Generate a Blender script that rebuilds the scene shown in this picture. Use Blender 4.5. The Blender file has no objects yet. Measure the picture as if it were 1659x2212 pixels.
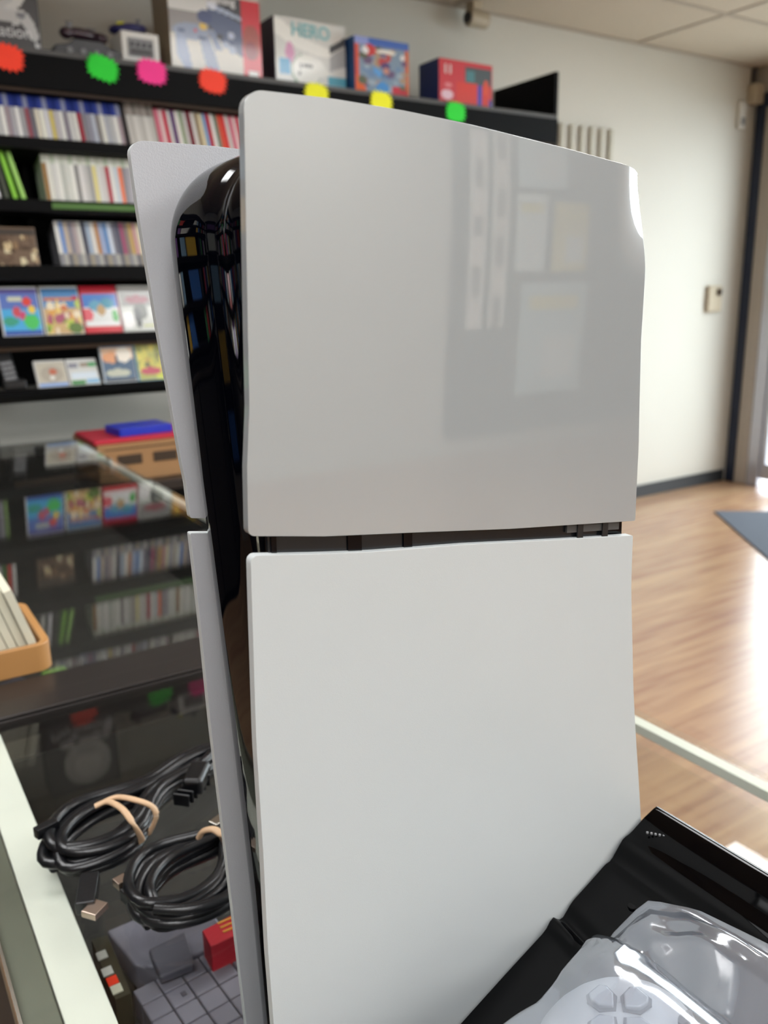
import bpy, bmesh, math, random
from mathutils import Vector, Matrix, noise
random.seed(7)
C = bpy.context.scene
COL = C.collection
PI = math.pi

def lin(h):
    """hex sRGB -> linear rgb"""
    h = h.lstrip('#')
    out = []
    for i in (0, 2, 4):
        c = int(h[i:i+2], 16) / 255
        out.append(c / 12.92 if c <= 0.04045 else ((c + 0.055) / 1.055) ** 2.4)
    return tuple(out)

# ------------------------------------------------------------------ camera
FPX, CX, CY = 1819.0, 829.5, 1106.0
EYE = Vector((0, 0, 1.25))
def _d(px, py): return Vector((px - CX, -(py - CY), -FPX))
ax = _d(3760, 580).normalized()
ay = _d(-380, 655); ay = (ay - ax * ax.dot(ay)).normalized()
az = ax.cross(ay)
ROT = Matrix((ax, ay, az))            # world = ROT @ camera
cam_data = bpy.data.cameras.new('camera')
cam = bpy.data.objects.new('camera', cam_data); COL.objects.link(cam)
cam.matrix_world = Matrix.Translation(EYE) @ ROT.to_4x4()
cam_data.sensor_fit = 'VERTICAL'
cam_data.sensor_height = 36.0
cam_data.sensor_width = 27.0
cam_data.lens = FPX / 2212 * 36
cam_data.clip_start = 0.01
cam_data.dof.use_dof = True
cam_data.dof.focus_distance = 0.36
cam_data.dof.aperture_fstop = 12
C.camera = cam
def at(axis, val, px, py):
    """the place on the world plane axis=val that the picture point shows"""
    v = ROT @ _d(px, py)
    return EYE + v * ((val - EYE[axis]) / v[axis])

# ------------------------------------------------------------------ light
w = bpy.data.worlds.new('world'); C.world = w; w.use_nodes = True
bg = w.node_tree.nodes['Background']
bg.inputs['Color'].default_value = (0.86, 0.93, 1.0, 1)
bg.inputs['Strength'].default_value = 10.0
LAMP = 15.0
C.view_settings.view_transform = 'Standard'
C.view_settings.look = 'None'
C.view_settings.gamma = 1
C.view_settings.use_curve_mapping = False
C.view_settings.exposure = 0.0
C.cycles.use_denoising = True
C.cycles.max_bounces = 10
C.cycles.transparent_max_bounces = 24
C.cycles.sample_clamp_indirect = 6.0
C.cycles.caustics_reflective = False
C.cycles.caustics_refractive = False

# ------------------------------------------------------------------ materials
def mat(name, col, rough=0.5, metal=0.0, spec=0.5, coat=0.0, var=0.06, scale=30, bump=0.0, bscale=400, coatr=0.03):
    m = bpy.data.materials.new(name); m.use_nodes = True
    nt = m.node_tree; b = nt.nodes['Principled BSDF']
    col = lin(col) if isinstance(col, str) else col
    tc = nt.nodes.new('ShaderNodeTexCoord')
    nz = nt.nodes.new('ShaderNodeTexNoise'); nz.inputs['Scale'].default_value = scale
    nt.links.new(tc.outputs['Object'], nz.inputs['Vector'])
    mx = nt.nodes.new('ShaderNodeMix'); mx.data_type = 'RGBA'
    mx.inputs[6].default_value = tuple(c * (1 - var) for c in col) + (1,)
    mx.inputs[7].default_value = tuple(min(1, c * (1 + var)) for c in col) + (1,)
    nt.links.new(nz.outputs['Fac'], mx.inputs[0])
    nt.links.new(mx.outputs[2], b.inputs['Base Color'])
    b.inputs['Roughness'].default_value = rough
    b.inputs['Metallic'].default_value = metal
    b.inputs['Specular IOR Level'].default_value = spec
    b.inputs['Coat Weight'].default_value = coat
    b.inputs['Coat Roughness'].default_value = coatr
    if bump:
        n2 = nt.nodes.new('ShaderNodeTexNoise'); n2.inputs['Scale'].default_value = bscale
        nt.links.new(tc.outputs['Object'], n2.inputs['Vector'])
        bp = nt.nodes.new('ShaderNodeBump'); bp.inputs['Strength'].default_value = bump
        bp.inputs['Distance'].default_value = 0.001
        nt.links.new(n2.outputs['Fac'], bp.inputs['Height'])
        nt.links.new(bp.outputs['Normal'], b.inputs['Normal'])
    return m

def attr_mat(name, src, rough=0.3, coat=0.0):
    """base colour from the object's own colour ('object') or its printed picture ('Col')"""
    m = bpy.data.materials.new(name); m.use_nodes = True
    nt = m.node_tree; b = nt.nodes['Principled BSDF']
    if src == 'object':
        n = nt.nodes.new('ShaderNodeObjectInfo'); o = n.outputs['Color']
    else:
        n = nt.nodes.new('ShaderNodeAttribute'); n.attribute_name = src; o = n.outputs['Color']
    nt.links.new(o, b.inputs['Base Color'])
    b.inputs['Roughness'].default_value = rough
    b.inputs['Coat Weight'].default_value = coat
    b.inputs['Coat Roughness'].default_value = 0.08
    return m

def glass_mat(name, tint=(0.976, 0.984, 0.976), f0=0.04, rough=0.0, haze=0.0, hazecol=(1, 1, 1), power=5.0):
    """clear sheet: Schlick reflection over straight transmission"""
    m = bpy.data.materials.new(name); m.use_nodes = True
    nt = m.node_tree; nt.nodes.clear()
    N = nt.nodes.new; L = nt.links.new
    out = N('ShaderNodeOutputMaterial')
    geo = N('ShaderNodeNewGeometry')
    dot = N('ShaderNodeVectorMath'); dot.operation = 'DOT_PRODUCT'
    L(geo.outputs['Incoming'], dot.inputs[0]); L(geo.outputs['Normal'], dot.inputs[1])
    ab = N('ShaderNodeMath'); ab.operation = 'ABSOLUTE'; L(dot.outputs['Value'], ab.inputs[0])
    s1 = N('ShaderNodeMath'); s1.operation = 'SUBTRACT'; s1.inputs[0].default_value = 1; L(ab.outputs[0], s1.inputs[1])
    p = N('ShaderNodeMath'); p.operation = 'POWER'; p.inputs[1].default_value = power; L(s1.outputs[0], p.inputs[0])
    ma = N('ShaderNodeMath'); ma.operation = 'MULTIPLY_ADD'; ma.inputs[1].default_value = 1 - f0; ma.inputs[2].default_value = f0
    L(p.outputs[0], ma.inputs[0])
    t = N('ShaderNodeBsdfTransparent'); t.inputs['Color'].default_value = tuple(tint) + (1,)
    g = N('ShaderNodeBsdfGlossy'); g.inputs['Roughness'].default_value = rough
    base = t.outputs[0]
    if haze:
        d = N('ShaderNodeBsdfDiffuse'); d.inputs['Color'].default_value = tuple(hazecol) + (1,)
        tl = N('ShaderNodeBsdfTranslucent'); tl.inputs['Color'].default_value = tuple(hazecol) + (1,)
        ad = N('ShaderNodeMixShader'); ad.inputs[0].default_value = 0.4; L(d.outputs[0], ad.inputs[1]); L(tl.outputs[0], ad.inputs[2])
        mh = N('ShaderNodeMixShader'); mh.inputs[0].default_value = haze
        L(base, mh.inputs[1]); L(ad.outputs[0], mh.inputs[2]); base = mh.outputs[0]
    mx = N('ShaderNodeMixShader'); L(ma.outputs[0], mx.inputs[0]); L(base, mx.inputs[1]); L(g.outputs[0], mx.inputs[2])
    L(mx.outputs[0], out.inputs['Surface'])
    return m

def emit_mat(name, col, s):
    m = bpy.data.materials.new(name); m.use_nodes = True
    b = m.node_tree.nodes['Principled BSDF']
    b.inputs['Base Color'].default_value = (0.8, 0.8, 0.8, 1)
    b.inputs['Emission Color'].default_value = tuple(col) + (1,)
    b.inputs['Emission Strength'].default_value = s
    return m

def floor_mat():
    m = bpy.data.materials.new('laminate'); m.use_nodes = True
    nt = m.node_tree; b = nt.nodes['Principled BSDF']; N = nt.nodes.new; L = nt.links.new
    tc = N('ShaderNodeTexCoord')
    br = N('ShaderNodeTexBrick'); br.inputs['Scale'].default_value = 1
    br.inputs['Brick Width'].default_value = 1.2; br.inputs['Row Height'].default_value = 0.095
    br.inputs['Mortar Size'].default_value = 0.0008; br.offset = 0.37
    br.inputs['Color1'].default_value = lin('#AE8C6C') + (1,); br.inputs['Color2'].default_value = lin('#96705A') + (1,)
    br.inputs['Mortar'].default_value = lin('#6A4630') + (1,)
    L(tc.outputs['Object'], br.inputs['Vector'])
    mp = N('ShaderNodeMapping'); mp.inputs['Scale'].default_value = (1.2, 16, 1)
    L(tc.outputs['Object'], mp.inputs['Vector'])
    nz = N('ShaderNodeTexNoise'); nz.inputs['Scale'].default_value = 2.2; nz.inputs['Detail'].default_value = 5
    L(mp.outputs[0], nz.inputs['Vector'])
    rp = N('ShaderNodeValToRGB'); rp.color_ramp.elements[0].color = lin('#8E6A54') + (1,); rp.color_ramp.elements[1].color = lin('#BC9C78') + (1,)
    rp.color_ramp.elements[0].position = 0.35; rp.color_ramp.elements[1].position = 0.65
    L(nz.outputs['Fac'], rp.inputs[0])
    mx = N('ShaderNodeMix'); mx.data_type = 'RGBA'; mx.inputs[0].default_value = 0.5
    L(br.outputs['Color'], mx.inputs[6]); L(rp.outputs[0], mx.inputs[7]); L(mx.outputs[2], b.inputs['Base Color'])
    b.inputs['Roughness'].default_value = 0.24
    b.inputs['Specular IOR Level'].default_value = 0.6
    return m

def ceiling_mat():
    m = mat('ceiling_tile', '#C4BAAA', 0.95, var=0.04, scale=60)
    return m

M = dict(
    plate_gloss=mat('white_gloss_plastic', '#9FA4A5', 0.35, coat=1.0, var=0.01, coatr=0.01),
    plate_matte=mat('white_matte_plastic', '#C1C6C6', 0.42, var=0.012, bump=0.05, bscale=2500),
    plate_inner=mat('grey_textured_plastic', '#B2B4B8', 0.55, var=0.02, bump=0.25, bscale=1400),
    piano=mat('piano_black', '#030409', 0.03, var=0.2, spec=.24),
    device=mat('device_black', '#020203', 0.05, var=0.2, spec=.16),
    recess=mat('recess_black', '#15171B', 0.25, var=0.2),
    port=mat('port_gold', '#8A7446', 0.25, metal=1),
    chrome=mat('bright_metal', '#C9C4BA', 0.25, metal=1),
    usb=mat('plug_metal', '#C2AFA0', 0.3, metal=1),
    rubber=mat('black_rubber', '#0B0C0F', 0.32, var=0.2, bump=0.1, bscale=600),
    band=mat('tan_rubber', '#C6A583', 0.5, var=0.12, scale=120),
    alu=mat('satin_aluminium', '#DDE0D4', 0.42, metal=0.0, var=0.05, scale=18),
    alu_dark=mat('grey_green_channel', '#74776A', 0.35, metal=0.5, var=0.1, scale=40),
    bronze=mat('dark_bronze_frame', '#2F2B29', 0.35, metal=0.4, var=0.15, scale=20),
    case_dark=mat('cabinet_dark', '#25231F', 0.7, var=0.15),
    shelf_black=mat('shelf_black', '#020203', 0.6, var=0.2, spec=.12),
    shelf_grey=mat('shelf_edge_grey', '#4B4A49', 0.5),
    wall=mat('wall_paint', '#C9C6BC', 0.6, var=0.02, scale=3, bump=0.15, bscale=120),
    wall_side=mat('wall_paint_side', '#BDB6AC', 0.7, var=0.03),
    slat=mat('slatwall_grey', '#202122', 0.6, var=0.08),
    tbar=mat('ceiling_bar', '#A79D90', 0.6),
    base=mat('baseboard_black', '#24272A', 0.5),
    mat_grey=mat('mat_carpet', '#4B505A', 0.95, var=0.25, scale=260),
    floor=floor_mat(), ceil=ceiling_mat(),
    navy=mat('door_frame_navy', '#20283A', 0.4, metal=0.3),
    jamb=mat('jamb_beige', '#9C9287', 0.5), silver=mat('door_aluminium', '#B4B4BC', 0.3, metal=0.6),
    glass=glass_mat('counter_glass'), window=glass_mat('window_glass', (0.97, 0.99, 0.98)),
    bag=glass_mat('clear_poly_bag', (0.90, 0.94, 0.99), f0=0.24, rough=0.12, haze=0.26, hazecol=(0.72, 0.80, 0.95), power=3.0),
    bag_low=glass_mat('clear_poly_bag_under', (0.95, 0.96, 0.99), f0=0.05, rough=0.1, haze=0.08, hazecol=(0.80, 0.85, 0.95)),
    spine=attr_mat('spine_print', 'object', 0.25, 0.3), shell=attr_mat('case_plastic', 'object', 0.15, 0.5),
    art=attr_mat('printed_art', 'Col', 0.3, 0.35), art_matte=attr_mat('printed_card', 'Col', 0.6),
    card=mat('cardboard', '#9A744C', 0.8, var=0.1, scale=14), card_dark=mat('slot_dark', '#3C2E20', 0.9),
    wood=mat('honey_wood', '#B3834E', 0.42, var=0.12, scale=12, coat=0.2), cream=mat('cream_card', '#D4D1BC', 0.7, var=0.05, scale=90),
    red=mat('red_lid', '#B92339', 0.45), blue=mat('blue_case', '#1730B8', 0.35), white=mat('white_plastic', '#D6D5CF', 0.4),
    ctrl=mat('controller_white', '#DADBDC', 0.45, var=0.01, bump=0.08, bscale=2500), ctrl_grey=mat('button_recess', '#84868A', 0.5),
    clear=mat('clear_button', '#C3C6CA', 0.08, coat=1.0), blackp=mat('black_plastic', '#17181A', 0.35),
    grey_con=mat('charcoal_plastic', '#3A3A3C', 0.4), purple=mat('smoky_purple', '#3B2A35', 0.2, coat=0.5), indigo=mat('indigo_plastic', '#24245A', 0.35),
    greyp=mat('grey_plastic', '#7E7E80', 0.5), cart=mat('cartridge_grey', '#6E6C78', 0.5, var=0.04), cart_dark=mat('cartridge_dark', '#4A4852', 0.5),
    green=mat('neon_green', '#10D428', 0.6), orange=mat('neon_orange', '#FF3A14', 0.6), pink=mat('neon_pink', '#FF2E92', 0.6), yellow=mat('neon_yellow', '#F0F000', 0.6),
    beige=mat('beige_box', '#B3A68F', 0.5), rack=mat('rack_bar', '#B3AF9F', 0.5), lamp=emit_mat('lamp_diffuser', (0.98, 0.99, 1.0), LAMP),
    ground=mat('pavement', '#B9B6B0', 0.9),
)
M['plate_gloss'].node_tree.nodes['Principled BSDF'].inputs['Coat IOR'].default_value = 2.1
M['lettering'] = mat('lettering_white', '#D8D8D8', 0.5); M['teal'] = mat('lettering_teal', '#8CC3C8', 0.5)

# ------------------------------------------------------------------ mesh helpers
def link(name, me, m=None, parent=None):
    o = bpy.data.objects.new(name, me); COL.objects.link(o)
    if m is not None:
        for x in (m if isinstance(m, (list, tuple)) else [m]): me.materials.append(x)
    if parent is not None: o.parent = parent
    return o
def finish(name, bm, m=None, parent=None, smooth=False, bevel=0, seg=2, angle=35):
    bmesh.ops.recalc_face_normals(bm, faces=bm.faces)
    me = bpy.data.meshes.new(name); bm.to_mesh(me); bm.free()
    o = link(name, me, m, parent)
    if smooth or bevel:
        for p in me.polygons: p.use_smooth = True
        if not bevel and angle: me.set_sharp_from_angle(angle=math.radians(angle))
    if bevel:
        b = o.modifiers.new('bevel', 'BEVEL'); b.width = bevel; b.segments = seg; b.limit_method = 'ANGLE'; b.angle_limit = math.radians(angle)
        b.harden_normals = True
    return o
def add_box(bm, a, b, mi=0, mtx=None):
    x0, y0, z0 = a; x1, y1, z1 = b
    vs = [bm.verts.new(v) for v in ((x0,y0,z0),(x1,y0,z0),(x1,y1,z0),(x0,y1,z0),(x0,y0,z1),(x1,y0,z1),(x1,y1,z1),(x0,y1,z1))]
    if mtx is not None:
        for v in vs: v.co = mtx @ v.co
    for f in ((0,3,2,1),(4,5,6,7),(0,1,5,4),(1,2,6,5),(2,3,7,6),(3,0,4,7)):
        bm.faces.new([vs[i] for i in f]).material_index = mi
    return vs
def box(name, a, b, m, parent=None, bevel=0, seg=2):
    bm = bmesh.new(); add_box(bm, a, b)
    return finish(name, bm, m, parent, bevel=bevel, seg=seg)
def add_cyl(bm, c, r, h, axis='z', seg=20, r2=None, mi=0):
    r2 = r if r2 is None else r2
    R = {'z': Matrix.Identity(4), 'x': Matrix.Rotation(PI/2, 4, 'Y'), 'y': Matrix.Rotation(-PI/2, 4, 'X')}[axis]
    g = bmesh.ops.create_cone(bm, cap_ends=True, segments=seg, radius1=r, radius2=r2, depth=h, matrix=Matrix.Translation(c) @ R)
    for v in g['verts']:
        for f in v.link_faces: f.material_index = mi
def add_ell(bm, c, r, rot=None, seg=20):
    m_ = Matrix.Translation(c) @ (rot.to_4x4() if rot is not None else Matrix.Identity(4)) @ Matrix.Diagonal((r[0], r[1], r[2], 1))
    bmesh.ops.create_uvsphere(bm, u_segments=seg, v_segments=seg//2+2, radius=1, matrix=m_)
def prism(bm, pts, y0, y1, plane='xz', mi=0):
    """outline in a plane, pulled along the third axis"""
    def P(p, t):
        return {'xz': (p[0], t, p[1]), 'xy': (p[0], p[1], t), 'yz': (t, p[0], p[1])}[plane]
    a = [bm.verts.new(P(p, y0)) for p in pts]; b = [bm.verts.new(P(p, y1)) for p in pts]
    n = len(pts)
    bm.faces.new(a).material_index = mi; bm.faces.new(b[::-1]).material_index = mi
    for i in range(n): bm.faces.new((a[i], a[(i+1) % n], b[(i+1) % n], b[i])).material_index = mi
def tube(name, pts, r, m, parent=None, cyclic=False, flat=1.0, res=3):
    """round (or flattened) cord through points, as a mesh"""
    n = len(pts); pts = [Vector(p) for p in pts]
    bm = bmesh.new(); rings = []
    k = 10; up = Vector((0, 0, 1))
    for i, p in enumerate(pts):
        if cyclic: t = pts[(i+1) % n] - pts[i-1]
        else: t = pts[min(i+1, n-1)] - pts[max(i-1, 0)]
        t.normalize(); s = t.cross(up)
        if s.length < 1e-4: s = Vector((1, 0, 0))
        s.normalize(); u = s.cross(t)
        rr = r[i] if isinstance(r, (list, tuple)) else r
        rings.append([bm.verts.new(p + s * math.cos(2*PI*j/k) * rr * flat + u * math.sin(2*PI*j/k) * rr) for j in range(k)])
    for i in range(n if cyclic else n-1):
        a, b = rings[i], rings[(i+1) % n]
        for j in range(k): bm.faces.new((a[j], a[(j+1) % k], b[(j+1) % k], b[j]))
    if not cyclic:
        bm.faces.new(rings[0][::-1]); bm.faces.new(rings[-1])
    return finish(name, bm, m, parent, smooth=True, angle=60)
def thing(name, label, cat, loc=(0, 0, 0), rotz=0, group=None):
    o = bpy.data.objects.new(name, None); COL.objects.link(o)
    o.location = loc; o.rotation_euler = (0, 0, rotz); o.empty_display_size = 0.02
    o['label'] = label; o['category'] = cat
    if group: o['group'] = group
    return o
def tag(o, label, cat, group=None):
    o['label'] = label; o['category'] = cat
    if group: o['group'] = group
    return o
def struct(o): o['kind'] = 'structure'; return o
def catmull(pts, n=8, cyclic=False):
    out = []; P = [Vector(p) for p in pts]; N = len(P)
    rng = range(N if cyclic else N-1)
    for i in rng:
        g = (lambda k: P[k % N]) if cyclic else (lambda k: P[max(0, min(N-1, k))])
        p0, p1, p2, p3 = g(i-1), g(i), g(i+1), g(i+2)
        for j in range(n):
            t = j/n
            out.append(0.5*((2*p1)+(-p0+p2)*t+(2*p0-5*p1+4*p2-p3)*t*t+(-p0+3*p1-3*p2+p3)*t**3))
    if not cyclic: out.append(P[-1])
    return out
def text(name, s, size, m, parent, mtx, depth=0.0006, bold=0.0):
    cu = bpy.data.curves.new(name, 'FONT'); cu.body = s; cu.size = size; cu.extrude = depth; cu.offset = bold
    cu.align_x = 'CENTER'; cu.align_y = 'CENTER'
    t = bpy.data.objects.new('t', cu); COL.objects.link(t)
    me = bpy.data.meshes.new_from_object(t); bpy.data.objects.remove(t)
    o = link(name, me, m, parent); o.matrix_local = mtx
    return o
def interp(tab, x):
    if x <= tab[0][0]: return tab[0][1]
    for (a, b), (c, d) in zip(tab, tab[1:]):
        if x <= c: return b + (d-b)*(x-a)/(c-a)
    return tab[-1][1]
def sm(a, b, x):
    t = max(0.0, min(1.0, (x-a)/(b-a))); return t*t*(3-2*t)

# printed pictures -------------------------------------------------
def art(name, wd, ht, nx, ny, fn, parent, loc=(0, 0, 0), thick=0.0008, matte=False, rot=None):
    """a thin printed sheet facing -Y; fn(u, v) gives its ink colour"""
    bm = bmesh.new(); cl = bm.loops.layers.float_color.new('Col')
    g = [[bm.verts.new((wd*i/nx, 0, ht*j/ny)) for i in range(nx+1)] for j in range(ny+1)]
    for j in range(ny):
        for i in range(nx):
            f = bm.faces.new((g[j][i], g[j][i+1], g[j+1][i+1], g[j+1][i]))
            c = fn((i+.5)/nx, (j+.5)/ny); c = lin(c) if isinstance(c, str) else c
            for l in f.loops: l[cl] = (c[0], c[1], c[2], 1)
    r = bmesh.ops.extrude_face_region(bm, geom=bm.faces[:])
    for e in r['geom']:
        if isinstance(e, bmesh.types.BMVert): e.co.y += thick
    o = finish(name, bm, M['art_matte'] if matte else M['art'], parent)
    o.location = loc
    if rot is not None: o.rotation_euler = rot
    return o
def blobs(bgf, items):
    """items: ('e',u,v,ru,rv,col) ellipse or ('r',u0,v0,u1,v1,col) rectangle or ('p',[(u,v)..],col) polygon"""
    def inside(pts, u, v):
        c = False; n = len(pts)
        for i in range(n):
            (x1, y1), (x2, y2) = pts[i], pts[i-1]
            if (y1 > v) != (y2 > v) and u < (x2-x1)*(v-y1)/(y2-y1)+x1: c = not c
        return c
    def fn(u, v):
        c = bgf(u, v) if callable(bgf) else bgf
        for it in items:
            if it[0] == 'e':
                if ((u-it[1])/it[3])**2 + ((v-it[2])/it[4])**2 < 1: c = it[5]
            elif it[0] == 'r':
                if it[1] <= u <= it[3] and it[2] <= v <= it[4]: c = it[5]
            elif inside(it[1], u, v): c = it[2]
        return c
    return fn
def scatter(pal, n, seed, box_=(0, 0, 1, 1), size=(0.05, 0.16)):
    r = random.Random(seed); out = []
    for _ in range(n):
        out.append(('e', r.uniform(box_[0], box_[2]), r.uniform(box_[1], box_[3]), r.uniform(*size), r.uniform(*size), r.choice(pal)))
    return out

# ================================================================== SETTING
XR, YB, YF, H, XL = 4.9, 3.42, -3.6, 2.51, -2.2
struct(box('floor', (XL, YF, -0.05), (XR, YB, 0), M['floor']))
struct(box('ceiling', (XL, YF, H), (XR+0.1, YB+0.1, H+0.05), M['ceil']))
bm = bmesh.new()
for k in range(-6, 3): 
    x = 3.83 + 1.22*k
    if XL < x < XR: add_box(bm, (x-.012, YF, H-.004), (x+.012, YB, H))
for k in range(0, 12):
    y = 2.87 - 0.61*k
    if y > YF: add_box(bm, (XL, y-.012, H-.0035), (XR, y+.012, H))
add_box(bm, (XL, YB-.022, H-.006), (XR, YB, H)); add_box(bm, (XR-.022, YF, H-.006), (XR, YB, H))
struct(finish('trim_1', bm, M['tbar']))
struct(box('wall_back', (XL, YB, 0), (XR+.1, YB+.1, H), M['wall']))
struct(box('wall_left', (XL-.1, YF, 0), (XL, YB, H), M['wall_side']))
# front wall behind the viewer
struct(box('wall_front', (XL, YF-.1, 0), (XR+.1, YF, H), M['wall']))
# street side wall: window band and door openings
DY0, DY1 = 2.02, 3.16           # door opening
bm = bmesh.new()
add_box(bm, (XR, YF, 0), (XR+.1, -.95, H)); add_box(bm, (XR, YF, 2.36), (XR+.1, YB, H))
add_box(bm, (XR, 1.78, 0), (XR+.1, DY0, 2.36)); add_box(bm, (XR, -.95, 0), (XR+.1, 1.78, 0.42))
add_box(bm, (XR, -0.95, 0.42), (XR+.1, -0.75, 2.36))
add_box(bm, (XR, 3.28, 0), (XR+.1, YB, 2.36))
struct(finish('wall_right', bm, M['wall_side']))
# navy frame post in the corner and the head above the door
bm = bmesh.new()
add_box(bm, (XR-.03, 3.335, 0.0), (XR, 3.395, 2.36)); add_box(bm, (XR-.03, DY0, 2.28), (XR, 3.335, 2.36))
struct(finish('trim_2', bm, M['navy'], bevel=.004))
struct(box('trim_3', (XR-.02, 3.245, 0.0), (XR+.06, 3.334, 2.279), M['jamb'], bevel=.004))
# glazed door
d = bpy.data.objects.new('door_1', None); COL.objects.link(d); d.location = (XR, DY0, 0); struct(d)
bm = bmesh.new()
W = DY1 - DY0
add_box(bm, (-.01, W-.035, .05), (.035, W, 2.27)); add_box(bm, (-.01, 0, .05), (.035, .06, 2.27))
add_box(bm, (-.01, .06, 2.19), (.035, W-.035, 2.27)); add_box(bm, (-.01, .06, .05), (.035, W-.035, .15)); 
finish('door_frame', bm, M['silver'], d, bevel=.004)
bm = bmesh.new(); add_box(bm, (-.02, W+.005, 0), (.03, W+.083, 2.28)); finish('door_jamb', bm, M['silver'], d, bevel=.004)
box('door_pane', (.01, .061, .151), (.016, W-.036, 2.189), M['window'], d)
bm = bmesh.new(); add_box(bm, (-.05, .09, 1.0), (-.012, .12, 1.3)); finish('door_handle', bm, M['chrome'], d, bevel=.01)
# shop windows further along
for k, (y0, y1) in enumerate(((-.75, 1.78),)):
    wn = bpy.data.objects.new('window_%d' % (k+1), None); COL.objects.link(wn); wn.location = (XR, y0, .42); struct(wn)
    W = y1-y0; Hh = 1.94
    bm = bmesh.new()
    for a, b in (((0, 0), (.05, Hh)), ((W-.05, 0), (W, Hh)), ((.05, 0), (W-.05, .05)), ((.05, Hh-.05), (W-.05, Hh)), ((W/2-.02, .05), (W/2+.02, Hh-.05))):
        add_box(bm, (.01, a[0], a[1]), (.06, b[0], b[1]))
    finish('window_frame', bm, M['navy'], wn, bevel=.003)
    box('window_pane', (.03, .051, .051), (.035, W-.051, Hh-.051), M['window'], wn)
bm = bmesh.new(); add_box(bm, (XL, YB-.015, 0), (XR-.03, YB, .075)); struct(finish('baseboard_back', bm, M['base'], bevel=.002))
bm = bmesh.new(); add_box(bm, (XR-.015, 3.17, 0), (XR, 3.335, .07)); add_box(bm, (XR-.015, 1.78, 0), (XR, DY0, .07)); struct(finish('baseboard_right', bm, M['base'], bevel=.002))
struct(box('pavement', (XR+.1, -8, -.12), (XR+9, 9, -.02), M['ground']))
# things fixed high in the corner and by the door
for k, (y, X_) in enumerate(()): pass

# ceiling lights
def troffer(x, y, label):
    t = thing('ceiling_light', label, 'ceiling light', (x, y, H), 0, 'ceiling lights')
    bm = bmesh.new()
    for a, b in (((-.6, -.295), (.6, -.265)), ((-.6, .265), (.6, .295)), ((-.6, -.265), (-.57, .265)), ((.57, -.265), (.6, .265))):
        add_box(bm, (a[0], a[1], -.012), (b[0], b[1], -.0045))
    finish('light_frame', bm, M['white'], t)
    box('diffuser', (-.57, -.265, -.009), (.57, .265, -.0045), M['lamp'], t)
TL = [(2.0, 1.345, 'ceiling light panel over the open floor beside the glass counters'), (2.0, -1.705, 'ceiling light panel behind the viewer over the middle of the shop'),
      (-.44, 1.345, 'ceiling light panel over the space left of the glass counters'), (-.44, -1.705, 'ceiling light panel behind the viewer on the left'),
      (2.0, -.485, 'added ceiling fill light just behind the viewer on the right'), (-.44, -.485, 'added ceiling fill light just behind the viewer on the left'),  # unseen extra panels, added to lighten the console's near plates
      (2.0, -2.925, 'added ceiling fill light close to the front wall')]  # unseen extra panel, added to brighten the mirrored front wall
for a in TL: troffer(*a)

# posters and banners the glossy panel mirrors; dark board added to darken that reflection
bm = bmesh.new(); add_box(bm, (3.12, 0, .1), (4.85, .05, 2.45)); 
for k in range(18): add_box(bm, (3.12, .05, .36+.11*k), (4.85, .06, .42+.11*k))
sw = finish('dark_reflection_board', bm, M['slat']); sw.location = (0, YF+.001, 0); tag(sw, 'added dark slatted board behind the viewer, darkening the glossy panel reflection', 'display board')
PO = [(3.55, 1.72, .40, .5, '#C4DCE4', 'pale blue poster high on the slatted board'), (3.55, 1.12, .24, .55, '#DCE8E8', 'pale grey poster at mid height on the slatted board'),
      (3.85, 1.12, .30, .5, '#D8C860', 'yellow poster at mid height on the slatted board'), (3.62, .32, .56, .72, '#B4CCD4', 'grey blue poster low on the slatted board')]
for x, z, a, b, c, lb in PO:
    o = art('wall_poster', a, b, 8, 8, blobs(c, [('r', .1, .78, .9, .92, '#D9C93C'), ('r', .15, .15, .6, .5, '#DDE6E8')]), None, (x+a, YF+.075, z), matte=True, rot=(0, 0, PI))
    tag(o, lb, 'poster', 'posters on the slatted board')
for k, x in enumerate((3.19, 3.36)):
    o = art('wall_poster', .13, 1.35, 4, 20, lambda u, v, k=k: ('#E8DEDA', '#7A6F6C')[int(v*7+k) % 2] if .2 < u < .8 else '#D6D3D0', None, (x+.13, YF+.075, .75), matte=True, rot=(0, 0, PI))
    tag(o, ('left' if k else 'right') + ' narrow banded banner hanging on the slatted board', 'banner', 'narrow banners')

# ------------------------------------------------------------------ small fixtures on walls
bx = lambda n, a, b, m, lb, ct: tag(box(n, a, b, m, bevel=.004), lb, ct)
p = at(0, XR, 1600, 255)
t = thing('alarm_sensor', 'slim white sensor box on the wall beside the navy door post', 'sensor', (4.72, YB, 2.16))
box('housing', (0, -.03, 0), (.055, 0, .15), M['white'], t, bevel=.006); box('lens', (.012, -.034, .02), (.043, -.03, .06), M['greyp'], t)
t = thing('keypad', 'beige alarm keypad at shoulder height on the white wall by the door', 'keypad', (4.56, YB, 1.1))
box('housing', (0, -.028, 0), (.13, 0, .16), M['beige'], t, bevel=.008); box('knob', (.07, -.04, .1), (.11, -.028, .14), M['card_dark'], t, bevel=.004)
t = thing('door_speaker', 'small cream box in the ceiling corner above the door', 'speaker', (4.80, YB, 2.30))
box('housing', (0, -.07, 0), (.08, 0, .11), M['beige'], t, bevel=.01); box('bracket', (.03, -.03, .11), (.05, 0, .2), M['shelf_grey'], t)
t = thing('security_camera', 'small beige camera hanging under the ceiling above the red box', 'camera', (2.66, 3.33, H))
box('mount', (-.03, -.03, -.04), (.03, .03, 0), M['beige'], t, bevel=.006)
bm = bmesh.new(); add_cyl(bm, (0, -.02, -.075), .035, .1, 'x', 20); finish('camera_body', bm, M['beige'], t, smooth=True)
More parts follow.
